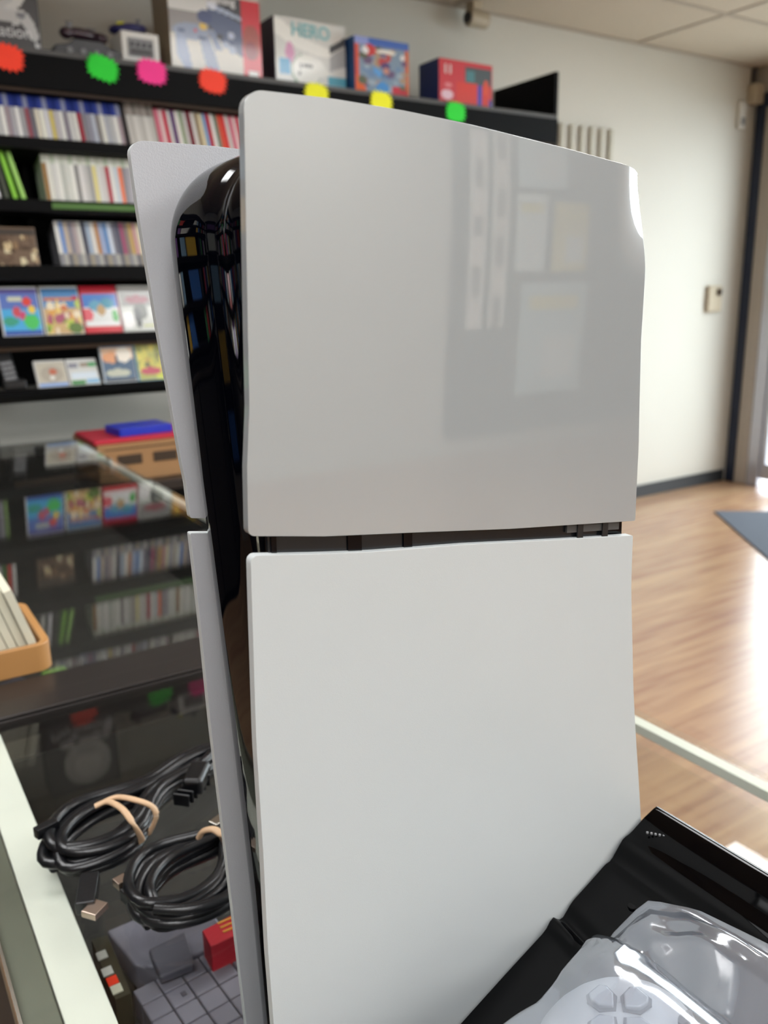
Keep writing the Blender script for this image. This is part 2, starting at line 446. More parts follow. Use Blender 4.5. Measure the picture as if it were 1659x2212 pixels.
bm = bmesh.new(); add_cyl(bm, (-.055, -.02, -.075), .022, .012, 'x', 20); finish('lens', bm, M['blackp'], t, smooth=True)
# rack of six bars
t = thing('wall_rack', 'white wall rack with six upright bars beside the black shelf end', 'rack', (3.27, YB, 1.55))
box('back_panel', (-.008, -.012, -.01), (.402, 0, .525), M['white'], t, bevel=.004)
for k in range(6):
    box('bar', (.0+.072*k, -.03, 0), (.034+.072*k, -.0125, .52), M['rack'], t, bevel=.008, seg=3)
# floor mat
a = at(2, .01, 1543, 1103); e1 = (at(2, .01, 1659, 1205)-a).normalized(); e2 = (at(2, .01, 1659, 1103)-a); e2 = (e2-e1*e1.dot(e2)).normalized()
bm = bmesh.new(); q = [a, a+e1*1.5, a+e1*1.5+e2*.9, a+e2*.9]; 
prism(bm, [(v.x, v.y) for v in q], 0.0005, .009, 'xy'); tag(finish('door_mat', bm, M['mat_grey'], bevel=.003), 'dark grey entrance mat lying askew on the wood floor', 'mat')

# ================================================================== WALL SHELVING
YS = 2.98
SX0, SX1 = -2.15, 2.855
t = thing('display_shelving', 'tall black wall shelving holding rows of game cases', 'shelving', (0, 0, 0))
box('back_panel', (SX0, 3.36, .94), (SX1, 3.418, 1.994), M['shelf_black'], t)
box('end_panel', (SX1+.001, YS+.02, .0), (SX1+.02, 3.418, 2.18), M['shelf_black'], t)
box('top_board', (SX0, YS, 1.9815), (SX1, 3.418, 1.9985), M['shelf_grey'], t, bevel=.002)
box('fascia', (SX0, YS-.005, 1.885), (SX1, YS+.015, 1.981), M['shelf_black'], t)
box('light_strip', (SX0, YS+.016, 1.877), (SX1, YS+.03, 1.8845), mat('brown_edge', '#4A3A2C', .6), t)
ROWS = {1: (1.735, 22), 2: (1.552, 15), 3: (1.352, 22), 4: (1.132, 18), 5: (.962, 22)}
def tray(zb, lean, x0, x1, lip=.032, depth=.15):
    L = math.radians(lean); bm = bmesh.new()
    prism(bm, [(YS-.012, zb+.004), (YS-.004, zb+.004), (YS-.004, zb-.001), (YS+depth*math.cos(L), zb-.001-depth*math.sin(L)), (YS+depth*math.cos(L), zb-.008-depth*math.sin(L)), (YS+.01, zb-lip), (YS-.012, zb-lip)], x0, x1, 'yz')
    return finish('shelf_tray', bm, M['shelf_black'], t)
for k, (zb, ln) in ROWS.items():
    tray(zb, ln, SX0, SX1, {1: .028, 2: .032, 3: .04, 4: .03, 5: .02}[k], .13 if k != 5 else .12)
for x, z0, z1 in ((.625, 1.40, 1.72), (.44, .94, 1.33), (1.66, .94, 1.88), (SX0+.01, .94, 1.88)): box('upright', (x-.009, YS+.16, z0), (x+.009, 3.359, z1), M['shelf_black'], t)
tgm = box('accent_strip', (.66, YS-.0135, 1.53), (1.64, YS-.0125, 1.548), mat('green_strip', '#3F6A1E', .4), t)
tgm['label'] = 'green strip on the shelf lip'
box('brown_strip', (.45, YS+.02, 1.088), (1.64, YS+.04, 1.1), mat('brown_edge_b', '#5A4634', .6), t)

CW, CH, CD = .0135, .160, .105
bm = bmesh.new(); add_box(bm, (0, 0, 0), (CW, CD, CH)); me_case = bpy.data.meshes.new('game_case'); bmesh.ops.bevel(bm, geom=[e for e in bm.edges], offset=.0012, segments=1, affect='EDGES'); bm.to_mesh(me_case); bm.free(); me_case.materials.append(M['shell'])
def spine_mesh(z0, z1):
    bm = bmesh.new(); add_box(bm, (.0008, -.0007, z0), (CW-.0008, -.0001, z1)); me = bpy.data.meshes.new('spine_label'); bm.to_mesh(me); bm.free(); me.materials.append(M['spine']); return me
SPM = {'ps': spine_mesh(.006, .112), 'full': spine_mesh(.004, .156), 'xb': spine_mesh(.006, .125), 'mid': spine_mesh(.045, .156)}
ORD = lambda n: '%d%s' % (n, 'th' if 10 <= n % 100 <= 20 else {1: 'st', 2: 'nd', 3: 'rd'}.get(n % 10, 'th'))
CN = {}
def cname(hx):
    r, g, b = [int(hx[i:i+2], 16) for i in (1, 3, 5)]
    mx, mn = max(r, g, b), min(r, g, b)
    if mx-mn < 28: return 'white' if mx > 200 else 'light grey' if mx > 150 else 'grey' if mx > 90 else 'black'
    if r == mx: return 'pink' if b > g+15 and r > 170 else 'red' if g < r*.55 else 'cream' if b > 150 else 'orange' if g < r*.72 else 'yellow'
    return 'green' if g == mx else 'blue'
def case(x, row, shell, spine, kind, label, group, roll=0.0, up=0.0, h=1.0):
    zb, ln = ROWS[row]
    o = link('game_case', me_case); o.color = lin(shell) + (1,)
    o.location = (x, YS, zb+up); o.rotation_euler = (-math.radians(ln), roll, 0); o.scale = (1, 1, h)
    tag(o, label, 'game case', group)
    s = link('spine_label', SPM[kind], None, o); s.color = lin(spine) + (1,)
    return o
def run(x0, x1, row, shells, spines, kind, where, group, step=.0145, **kw):
    n = int((x1-x0)/step); 
    for i in range(n):
        sp = spines[i % len(spines)]; sh = shells[i % len(shells)]
        case(x0+i*step, row, sh, sp, kind, '%s spined case, %s from left %s' % (cname(sp), ORD(i+1), where), group, **kw)
    return x0+n*step
W1 = ['#D8D8D4', '#E2E2DA', '#A23A40', '#8E8C90', '#9A9AA4', '#BFC4D0', '#8F8B84', '#E6E6DA', '#B9BCC2', '#C4C6C4', '#EEEEE6', '#A8989C', '#B6B4B8', '#ECECE8', '#A8A8A8', '#9A5A60', '#77757B', '#E2DCC8', '#F0F0E0', '#DCDCE0', '#D9C878', '#C6C2C4', '#E8E8E0', '#8E8890']
x = run(.40, .935, 1, ['#33418A', '#2B3777', '#3B4A94', '#8F94B0'], W1, 'ps', 'in the blue-topped run, top shelf row', 'blue-topped cases on the top shelf row', h=.93)
G1 = ['#8D857F', '#A39B93', '#7C7570', '#979089']
x = run(.937, 1.035, 1, G1, ['#C2C0BA', '#B5B2AC', '#D2D0CA'], 'ps', 'in the taller grey bunch, top shelf row', 'tall grey cases on the top shelf row', step=.012, h=1.0, up=.001)
R1 = ['#D9788A', '#E4C8C8', '#C93A50', '#D5D2D0', '#5C4A78', '#E9E5DE', '#9AA88A', '#C9C6C4', '#6E1F30', '#D8D6D2', '#9A8A70', '#E2D6B0', '#7FA8D0', '#B81E34', '#E7E4E0', '#7D8A7A', '#E0604A', '#D84040', '#CFCCC8']
x = run(1.037, 1.60, 1, ['#9C2E3C', '#B53848', '#C9C6C2', '#7A2A38'], R1, 'full', 'in the red and white run, top shelf row', 'red and white cases on the top shelf row', step=.0142, h=.93)
# second row: leaning green cases, then white-topped ones
for i, (xx, sh, sp, rl) in enumerate(((.475, '#D8DCD0', '#E6E8E0', -.10), (.50, '#E4E4E8', '#ECECF0', -.10), (.525, '#3A4A36', '#50564C', -.12), (.55, '#79B84A', '#8FD04E', -.16), (.575, '#6BAE3E', '#A8D878', -.18))):
    case(xx, 2, sh, sp, 'full', '%s case leaning in the loose group left on the second row, %s of five' % (cname(sp), ORD(i+1)), 'leaning cases on the second row', roll=rl, up=.002)
W2 = ['#9A7648', '#E6E6DC', '#D8D8D4', '#EDEDE6', '#C2C6BE', '#DADCD4', '#EFEFE8', '#8E8C8C', '#E4E2E0', '#C9C8C6', '#A6A4A4', '#E3D890', '#DCDCD8', '#D2CCCA', '#B0344A', '#E4E4E0', '#C6D0D8', '#E9744C', '#8A8890', '#A6A2AC', '#E2E4DE', '#D8DAD4']
run(.650, 1.50, 2, ['#CFD4C4', '#DCDED2', '#BFCBB4', '#E4E6DC'], W2, 'xb', 'in the white-topped run, second shelf row', 'white-topped cases on the second shelf row', step=.0142)
# third row
W3 = ['#E9E9E4', '#7E9CD0', '#C9B9A8', '#8E8C96', '#B8A8A8', '#DAD8D0', '#4E5260', '#A8B8CC', '#E8E6DE', '#C09068', '#A9B8D8', '#6E96C8', '#D4DCE8', '#7A7A86', '#5E6070', '#A85878', '#8E8078', '#C8A868', '#CFA0A0', '#E4DCC0', '#B0B4C0', '#C8C0B0']
run(.672, 1.50, 3, ['#8F9094', '#B4B2AC', '#77777C', '#A49C8C'], W3, 'mid', 'in the mixed run, third shelf row', 'mixed cases on the third shelf row', step=.0142)
run(.17, .42, 3, ['#40424A'], ['#C94A40', '#D8D8D4', '#E0B048', '#B0B0B0', '#4A7840'], 'full', 'on the third row of the far left bay', 'cases in the far left bay, third row')
run(.17, .42, 4, ['#3A3A40'], ['#8A8890', '#6E8A50', '#C0C0BC', '#A84848', '#585A66'], 'full', 'on the fourth row of the far left bay', 'cases in the far left bay, fourth row')

def cover(x, zb, lean, wd, ht, fn, label, shell='#D9DAD8', y=YS, nx=24, ny=30, th=.014, group='cases shown face out'):
    o = box('game_case', (0, 0, 0), (wd, th, ht), M['shell'], bevel=.0015); o.color = lin(shell)+(1,)
    o.location = (x, y, zb); o.rotation_euler = (-math.radians(lean), 0, 0); tag(o, label, 'game case', group)
    art('cover_print', wd-.008, ht-.012, nx, ny, fn, o, (.005, -.0012, .004))
    return o
# bays further left
WORD = 'first second third fourth fifth sixth seventh eighth ninth tenth eleventh twelfth thirteenth fourteenth'.split()
PAL = ['#B84A44', '#3E6CB0', '#D8D8D0', '#4A8A58', '#C8A040', '#7A5890', '#30343C', '#88A8C0']
for row in (1, 2, 3, 4, 5):
    zb, ln = ROWS[row]
    for i in range(14):
        if (i+row) % 3 == 0: continue
        o = box('game_case', (0, 0, 0), (.125, .014, .135), M['shell'], bevel=.0015); o.color = lin(PAL[(i*3+row*5) % 8])+(1,)
        o.location = (-1.98+.143*i, YS, zb+.002); o.rotation_euler = (-math.radians(ln), 0, 0)
        tag(o, '%s face-out case in the far left bays, %s shelf row, %s place' % (cname(PAL[(i*3+row*5) % 8]), WORD[row-1], WORD[i]), 'game case', 'face-out cases in the far left bays')
# third row: brown case face out
cover(.482, 1.325, 14, .125, .155, blobs('#6E5A48', scatter(['#8A6E50', '#B49A78', '#4A3828', '#C9B48C', '#5E4A3A', '#D8CCA8'], 40, 3, size=(.04, .13)) + [('r', 0, .88, 1, 1, '#3E3630')]), 'brown patterned case face out at the left of the third row', '#6A5A4C')
# fourth row covers (generic scenes)
sky = lambda a, b: (lambda u, v: a if v > .55 else b)
C4 = [(.470, '#DADBD8', blobs(sky('#5B74B8', '#4AA8D8'), [('r', 0, .9, 1, 1, '#6F6AB0'), ('r', .2, .74, .6, .84, '#C9CBB0'), ('e', .7, .72, .12, .1, '#D8453A'), ('e', .4, .5, .12, .12, '#C8505A'), ('e', .55, .42, .1, .1, '#C84A70'), ('e', .8, .55, .1, .08, '#E8C848'), ('e', .75, .28, .2, .17, '#4CC060'), ('e', .2, .3, .2, .1, '#3E9C80'), ('r', 0, 0, 1, .1, '#3A5CA8')]), 'blue face-out case with red and green shapes, at the left end of the fourth row'),
      (.600, '#D9D9D4', blobs(sky('#4C84B8', '#C8A878'), [('r', .05, .74, .95, .8, '#C87848'), ('e', .9, .78, .1, .05, '#B83848')] + scatter(['#D8A050', '#C87850', '#B8C850', '#E8DCC0', '#A85870', '#7A9840', '#E4C878'], 34, 11, (0, .05, 1, .65), (.05, .13)) + [('e', .8, .12, .2, .12, '#5E7838')]), 'case with a blue sky over a crowd of warm colours, second on the fourth row'),
      (.728, '#C22A3A', blobs(sky('#3E78C0', '#D8DCD8'), [('r', 0, .88, 1, 1, '#C0283A'), ('e', .35, .6, .2, .12, '#5A9CB8'), ('e', .7, .65, .2, .12, '#3E90A8'), ('e', .5, .5, .12, .12, '#B89868'), ('e', .1, .4, .15, .15, '#D8606A'), ('e', .88, .36, .1, .14, '#4FA850'), ('r', 0, 0, 1, .14, '#C81F30'), ('r', .1, .16, .95, .24, '#E8E8E8')]), 'red-bordered face-out case, middle of the fourth row'),
      (.856, '#CFCFCA', blobs(sky('#8A8A84', '#C8CCC4'), [('r', 0, .86, 1, 1, '#A8A8A4'), ('e', .5, .72, .36, .1, '#8E4650'), ('e', .55, .45, .22, .2, '#5E6258'), ('e', .45, .3, .1, .25, '#3E4240'), ('e', .15, .25, .18, .2, '#ECECEA'), ('r', .6, .1, .95, .13, '#B8C060')]), 'grey and white face-out case with a dark red title, fourth on the fourth row'),
      (.984, '#C9B07A', blobs('#C88E28', scatter(['#E8B838', '#D89A28', '#B87820', '#F0D050'], 20, 5, size=(.08, .2)) + [('e', .8, .25, .25, .1, '#D86A50')]), 'golden orange face-out case, right of the grey one on the fourth row')]
for x, sh, fn, lb in C4: cover(x, 1.134, 18, .124, .165, fn, lb, sh)
# fifth row
C5 = [(.556, .1, .1, 30, '#D9D8D4', blobs('#C2BCAA', [('e', .5, .5, .4, .34, '#AFA798'), ('e', .55, .6, .14, .12, '#C07058'), ('e', .5, .35, .08, .08, '#E8E8E0'), ('r', 0, 0, 1, .12, '#8AA8D8')]), 'small whitish face-out case with a tan disc, left of the pair on the bottom row'),
      (.660, .1, .1, 30, '#DEDEDA', blobs('#D2D4CE', [('r', 0, .7, .35, .9, '#8E8E98'), ('r', .4, .72, .7, .9, '#9A8A78'), ('r', .7, .74, 1, .9, '#48A060'), ('r', .05, .25, .95, .5, '#D4E0E8'), ('r', 0, 0, .5, .18, '#3E8A48'), ('r', .55, .02, 1, .2, '#88B8D8')]), 'small white and green face-out case, right of the pair on the bottom row'),
      (.772, .115, .15, 16, '#C0CCD4', blobs(sky('#D8B898', '#3E5C78'), [('r', 0, .88, 1, 1, '#2E88C0'), ('e', .3, .62, .3, .14, '#D89868'), ('e', .7, .68, .25, .2, '#E8E0D0'), ('r', .42, .45, .5, .65, '#303848'), ('e', .45, .22, .4, .1, '#B8BCA8'), ('r', 0, 0, 1, .06, '#3A3E42')]), 'blue-banded case with a sunset scene, standing on the bottom row'),
      (.892, .115, .15, 16, '#7FB0C4', blobs('#A8A858', [('r', 0, .9, 1, 1, '#3A8CA8')] + scatter(['#C8C058', '#8A9048', '#D8CC60', '#6E7048', '#B8A050'], 24, 9, (0, .2, 1, .85), (.06, .15)) + [('e', .4, .22, .35, .1, '#B84858'), ('r', .6, 0, 1, .12, '#C8D048')]), 'yellow-green face-out case, right of the sunset one on the bottom row'),
      (1.01, .115, .15, 16, '#8FA8C8', blobs('#6E88B8', scatter(['#8FA0D0', '#4A68A0', '#B8C0D8'], 16, 2)), 'blue face-out case at the right edge of the bottom row by the console')]
for x, a, b, ln, sh, fn, lb in C5: cover(x, .964, ln, a, b, fn, lb, sh)
# cordless phone
t = thing('cordless_phone', 'black cordless phone handset standing in its base on the bottom row', 'phone', (.485, YS-.005, .966))
box('base', (-.035, 0, 0), (.035, .06, .03), M['blackp'], t, bevel=.006)
bm = bmesh.new(); add_box(bm, (-.024, 0, 0), (.024, .022, .15)); hs = finish('handset', bm, M['blackp'], t, bevel=.008, seg=3); hs.location = (-.005, .018, .012); hs.rotation_euler = (-.35, -.12, 0)
box('earpiece', (-.018, -.0015, .112), (.018, 0, .14), M['chrome'], hs)
bm = bmesh.new()
for i in range(3):
    for j in range(4): add_box(bm, (-.016+.0115*i, -.0015, .02+.017*j), (-.007+.0115*i, 0, .03+.017*j))
finish('keypad', bm, M['greyp'], hs)
cb = tube('phone_cord', catmull([(.47, 3.30, .93), (.465, 3.38, .88), (.455, 3.40, .80), (.47, 3.405, .74), (.46, 3.41, .4)], 6), .002, M['blackp']); tag(cb, 'thin dark cord hanging down the wall under the phone', 'cord')

# neon starburst tags
def burst(px, py, m, label, rot=0.0, w_=.108, h_=.082):
    c = at(1, YS-.0075, px, py); pts = []
    n = 18; r = random.Random(px)
    for i in range(n*2):
        a = 2*PI*i/(n*2); s = (1.06 if i % 2 == 0 else .80) * (1+r.uniform(-.03, .03))
        ca, sa = math.cos(a), math.sin(a); q = (abs(ca)**3.2+abs(sa)**3.2)**(-1/3.2)
        pts.append((ca*q*s*w_/2*.95, sa*q*s*h_/2*.95))
    bm = bmesh.new(); prism(bm, pts, -.0005, .0005)
    o = finish('price_star', bm, m); o.location = c; o.rotation_euler = (0, rot, 0)
    tag(o, label, 'price tag', 'starburst price tags on the shelf fascia')
burst(14, 123, M['orange'], 'orange-red starburst tag at the left edge of the fascia', .1)
burst(222, 147, M['green'], 'neon green starburst tag under the charcoal console', .25)
burst(328, 155, M['pink'], 'neon pink starburst tag under the small white console', .06)
burst(460, 175, M['orange'], 'orange-red starburst tag under the big red-sided box', .12)
burst(684, 203, M['yellow'], 'yellow starburst tag under the guitar box', .05)
burst(824, 220, M['yellow'], 'yellow starburst tag under the blue box', .05)
burst(985, 242, M['green'], 'neon green starburst tag under the red box at the right end', .05)

t = thing('display_shelving', 'added black rack along the left side wall, darkening the console core reflection', 'shelving', (XL, 0, 0))  # unseen rack and boxes, added so the black core mirrors less pale wall
box('back_panel', (.001, -2.2, .3), (.02, 2.9, 2.1), M['shelf_black'], t)
for k in range(6): box('shelf_board', (.02, -2.2, .4+.32*k), (.25, 2.9, .415+.32*k), M['shelf_black'], t)
for k in range(5):
    for i in range(14):
        o = box('boxed_game', (0, 0, 0), (.06, .2, .2), M['shell'], bevel=.002); o.color = lin(PAL[(i*5+k*3) % 8])+(1,)
        o.location = (XL+.12, -2.1+.34*i, .416+.32*k)
        tag(o, '%s box on the added left side wall rack, %s board, %s place' % (cname(PAL[(i*5+k*3) % 8]), WORD[k], WORD[i]), 'game box', 'boxes on the added left side wall rack')

# ------------------------------------------------------------------ things on top of the shelving
ZT = 1.999
FACE = Matrix.Rotation(PI/2, 4, 'X')
def retail(name, x0, x1, h, y, depth, side, fn, label, nx=50, ny=40, front='#D8D8D4', group='boxed consoles on top of the shelving'):
    t = thing(name, label, 'box', (x0, y, ZT), 0, group)
    b = box('carton', (0, 0, 0), (x1-x0, depth, h), mat('carton_'+side, side, .45), t, bevel=.002)
    art('front_print', x1-x0-.002, h-.002, nx, ny, fn, t, (.001, -.0012, .001))
    return t
t = retail('console_box', .44, .697, .30, 3.03, .12, '#3E3E40', blobs('#48484A', [
    ('e', .55, .62, .34, .3, '#C8C8C4'), ('e', .55, .66, .2, .17, '#DADAD6'), ('p', [(.52, .30), (.72, .46), (.6, .54), (.4, .46)], '#B8B8B6'),
    ('e', .38, .31, .2, .075, '#BDBDBC'), ('e', .72, .31, .17, .075, '#BDBDBC'), ('r', .4, .26, .75, .36, '#B6B6B4'), ('p', [(.78, .35), (.9, .33), (.99, .14), (.93, .08), (.86, .12), (.8, .26)], '#B9B9B8'),
    ('e', .42, .31, .05, .03, '#55565A'), ('e', .79, .32, .05, .035, '#77787C'), ('r', .92, .02, .97, .07, '#C8C8C8')]), 'dark grey console box with a pale game controller printed on it')
text('lettering', 'PlayStation', .047, M['lettering'], t, Matrix.Translation((.125, -.003, .048)) @ FACE)
# charcoal console with a smoky purple controller
t = thing('game_console', 'low charcoal game console with four controller ports on the shelf top', 'game console', (.735, 3.03, ZT))
bm = bmesh.new(); prism(bm, [(0, 0), (.215, 0), (.215, .03), (.175, .038), (.15, .055), (.065, .055), (.04, .038), (0, .03)], 0, .15)
finish('console_shell', bm, M['grey_con'], t, bevel=.004)
bm = bmesh.new()
for k in range(4): add_cyl(bm, (.045+.042*k, -.003, .018), .009, .006, 'y', 14)
finish('controller_port', bm, M['greyp'], t, smooth=True)
bm = bmesh.new(); add_box(bm, (.07, .03, .0555), (.145, .1, .062)); finish('cartridge_slot', bm, M['blackp'], t, bevel=.002)
def pad(name, loc, m, label, sc=1.0, rz=0.0, rx=0.0, group=None, stick=None, ry=0.0):
    t = thing(name, label, 'game controller', loc, rz, group); t.rotation_euler = (rx, ry, rz); t.scale = (sc,)*3
    bm = bmesh.new()
    add_ell(bm, (0, 0, .022), (.06, .028, .018)); add_ell(bm, (-.05, -.012, .018), (.022, .04, .018), Matrix.Rotation(-.35, 3, 'Z')); add_ell(bm, (.05, -.012, .018), (.022, .04, .018), Matrix.Rotation(.35, 3, 'Z'))
    o = finish('controller_shell', bm, m, t, smooth=True)
    r = o.modifiers.new('remesh', 'REMESH'); r.mode = 'VOXEL'; r.voxel_size = .003; r.use_smooth_shade = True
    s = o.modifiers.new('smooth', 'SMOOTH'); s.iterations = 5
    bm = bmesh.new(); add_cyl(bm, (-.035, .005, .042), .008, .014); add_cyl(bm, (-.035, .005, .05), .011, .004); finish('thumb_stick', bm, M['greyp'], t, smooth=True)
    bm = bmesh.new(); 
    for a, b in ((.03, .012), (.045, .004), (.034, -.006)): add_cyl(bm, (a, b, .04), .0055, .006, seg=12)
    finish('button', bm, stick or M['greyp'], t, smooth=True)
    return t
pad('game_controller', (.835, 3.10, ZT+.064), M['purple'], 'smoky purple controller lying on the charcoal console', 1.05, .15, .25)
# small white cube console
t = thing('game_console', 'small white cube console showing four dark controller ports', 'game console', (.945, 3.02, ZT))
box('console_shell', (0, 0, 0), (.127, .13, .098), M['white'], t, bevel=.006, seg=3)
box('port_panel', (.02, -.002, .022), (.107, 0, .078), M['greyp'], t, bevel=.0008)
bm = bmesh.new()
for k in range(4): add_cyl(bm, (.034+.02*k, -.0035, .058), .0065, .003, 'y', 14)
finish('controller_port', bm, M['blackp'], t, smooth=True)
bm = bmesh.new(); add_box(bm, (.027, -.003, .028), (.1, -.002, .046)); finish('card_slot', bm, M['shelf_grey'], t)
pad('game_controller', (1.0, 3.09, ZT+.105), M['indigo'], 'indigo controller lying on the small white console', .85, PI, -.15, stick=M['yellow'], ry=.12)
# big red-sided box
t = retail('console_box', 1.115, 1.452, .262, 3.03, .16, '#8A7860', blobs(lambda u, v: '#C8C4B8' if v < .45 else '#8E8A88', [
    ('r', 0, .72, .45, .97, '#D6D6D2'), ('r', .42, .55, .78, .97, '#3A3C42'), ('p', [(.42, .82), (.78, .66), (.78, .25), (.55, .4), (.42, .6)], '#4A5878'), ('p', [(.42, .88), (.78, .74), (.78, .7), (.42, .8)], '#A8B4CC'),
    ('e', .47, .84, .05, .06, '#DDE2EC'), ('e', .38, .68, .08, .08, '#3E4A74'),
    ('e', .22, .48, .19, .1, '#8C98B0'), ('p', [(.06, .46), (.16, .42), (.22, .05), (.14, .02), (.05, .2)], '#8E9CB8'), ('p', [(.3, .46), (.42, .44), (.52, .06), (.44, .0), (.36, .1)], '#8794AE'), ('p', [(.4, .55), (.5, .5), (.56, .3), (.48, .3)], '#7A88A4'),
    ('e', .36, .56, .04, .04, '#D8B448'), ('e', .27, .5, .015, .02, '#C84848'), ('e', .12, .48, .04, .03, '#56607C'), ('e', .34, .42, .05, .03, '#4A5470'),
    ('e', .66, .5, .035, .05, '#B8C0D8'), ('e', .6, .38, .04, .05, '#98A4BC'), ('e', .67, .33, .04, .05, '#98A4BC'), ('r', .5, .45, .57, .5, '#20242C'),
    ('r', .78, 0, 1, 1, '#CC2230'), ('e', .89, .45, .1, .22, '#A04030'), ('e', .88, .35, .07, .12, '#88282C'), ('r', .85, .03, .95, .09, '#E4E4E0'), ('r', 0, .97, 1, 1, '#C9C5BC')]), 'large boxed console set with a blue-grey controller picture and red right panel', 70, 50)
text('lettering', 'Gaming', .034, M['lettering'], t, Matrix.Translation((.19, -.003, .236)) @ FACE, bold=.0012)
# guitar box
t = retail('instrument_box', 1.525, 1.825, .235, 3.07, .12, '#3A2A48', blobs('#D9DAD6', [
    ('p', [(0, .75), (.3, .58), (.6, .5), (.8, .5), (.8, .62), (.4, .74), (.1, .95), (0, .98)], '#F0F0EA'), ('e', .42, .26, .21, .25, '#8FA890'), ('e', .43, .27, .195, .235, '#EDEDE6'), ('e', .2, .5, .06, .16, '#D89CC0'),
    ('p', [(.5, .5), (.62, .45), (.78, .24), (.6, .18)], '#ECECE6'), ('r', .38, .32, .52, .37, '#5A5A58'), ('e', .33, .22, .025, .03, '#707070'), ('e', .35, .33, .02, .03, '#707070'),
    ('r', .05, .18, .2, .42, '#3E9CC8'), ('p', [(.76, .55), (1, .72), (1, .84), (.76, .66)], '#3C3E44'), ('p', [(.76, .3), (1, .4), (1, .7), (.76, .52)], '#A8AAAC'), ('r', .74, .1, 1, .22, '#4AA0B8')]), 'white instrument box with a toy guitar picture and teal lettering', 60, 44)
text('lettering', 'HERO', .062, M['teal'], t, Matrix.Translation((.15, -.003, .196)) @ FACE, bold=.0016)
# blue bundle box
retail('game_bundle_box', 1.835, 2.085, .198, 3.02, .1, '#2E5E9C', blobs('#7E94A8', [
    ('r', 0, .86, 1, 1, '#4468B4'), ('r', 0, .86, .25, 1, '#8E9CD4'), ('r', 0, 0, .07, .86, '#D0503A'), ('r', .93, 0, 1, .86, '#C8643C'), ('p', [(0, 0), (.2, 0), (.18, .14), (.06, .3), (0, .3)], '#E0602C')]
    + scatter(['#5E7A9C', '#8A6A60', '#6E8CB0', '#A89078', '#B84A4A', '#5C6450', '#9CAAB8', '#6A5878'], 46, 21, (.1, .08, .92, .8), (.03, .09))
    + [('e', .27, .78, .12, .1, '#C84040'), ('e', .19, .77, .06, .07, '#E4E4E4'), ('e', .57, .78, .19, .035, '#E8E6DC'), ('e', .88, .72, .045, .05, '#E0DCD8'), ('e', .56, .52, .09, .07, '#5A4878'), ('e', .57, .44, .06, .06, '#C08878'), ('p', [(.35, .5), (.5, .4), (.45, .3), (.33, .4)], '#5A9CD8'), ('e', .5, .12, .12, .12, '#4890D0'), ('e', .76, .1, .09, .09, '#C83848'), ('e', .9, .07, .08, .07, '#B83040')]), 'blue game bundle box with a crowded colourful picture', 56, 44)
# red console box
t = retail('console_box', 2.232, 2.512, .168, 3.02, .14, '#1C2E66', blobs('#C43C48', [
    ('e', .15, .2, .11, .11, '#E0C0CC'), ('e', .17, .42, .08, .05, '#D88088'), ('r', .48, .5, .98, .88, '#4A565C'), ('r', .5, .55, .66, .8, '#4A8088'), ('r', .33, .02, .72, .52, '#D2403C'), ('r', .72, .02, .8, .5, '#3048B0'), ('e', .88, .4, .06, .25, '#D8503C'), ('r', .83, 0, .93, .3, '#D2403C'), ('r', .94, 0, 1, .2, '#3A3C98')]), 'red and blue handheld console box at the right end of the shelf top', 50, 36)
# small emblem: two rounded halves
bm = bmesh.new()
for s, x in ((-1, .036), (1, .054)):
    pts = []
    for k in range(9):
        a = PI/2 + PI*k/8 if s < 0 else -PI/2 + PI*k/8
        pts.append((x + math.cos(a)*.007, .13 + math.sin(a)*.007 + (.012 if math.sin(a) > 0 else -.012)))
    prism(bm, pts, -.003, -.0022)
finish('emblem', bm, M['lettering'], t)

# ================================================================== BACK CABINET WITH CARTON
t = thing('low_cabinet', 'low black cabinet against the wall behind the glass counter', 'cabinet', (.595, 2.46, 0))
box('cabinet_body', (0, .03, 0), (1.5, .90, .68), M['shelf_black'], t, bevel=.003); box('cabinet_top', (-.01, 0, .681), (1.51, .91, .712), M['bronze'], t, bevel=.003)
t = thing('low_cabinet', 'added low black cabinet under the far left bays, darkening the console core reflection', 'cabinet', (-2.1, 2.92, 0))  # unseen, added to hide pale wall from the core's reflection
box('cabinet_body', (0, .01, 0), (2.35, .48, .86), M['shelf_black'], t, bevel=.003); box('cabinet_top', (0, 0, .861), (2.35, .49, .885), M['bronze'], t, bevel=.003)
for k in range(5): box('cabinet_door', (.02+.465*k, -.006, .05), (.46+.465*k, .009, .84), M['blackp'], t, bevel=.002)
t = thing('cardboard_carton', 'brown cardboard carton with two dark slots on the low black cabinet', 'box', (.612, 2.52, .7125))
box('carton', (0, 0, 0), (.42, .3, .115), M['card'], t, bevel=.002)
for k in range(2): box('hand_slot', (.055+.11*k, -.002, .05), (.13+.11*k, -.0002, .08), M['card_dark'], t)
box('flap_seam', (.02, -.0015, .098), (.26, -.0002, .101), M['card_dark'], t)
t = box('game_folder', (0, 0, 0), (.31, .23, .014), M['red'], bevel=.003); t.location = (.606, 2.53, .828); tag(t, 'flat red folder lying on the cardboard carton', 'folder')
t = thing('disc_case', 'bright blue plastic case lying on the red folder', 'case', (.69, 2.55, .8425), .08)
box('case_base', (0, 0, 0), (.17, .13, .012), M['blue'], t, bevel=.003); box('case_lid', (0, 0, .0125), (.17, .13, .024), M['blue'], t, bevel=.003)

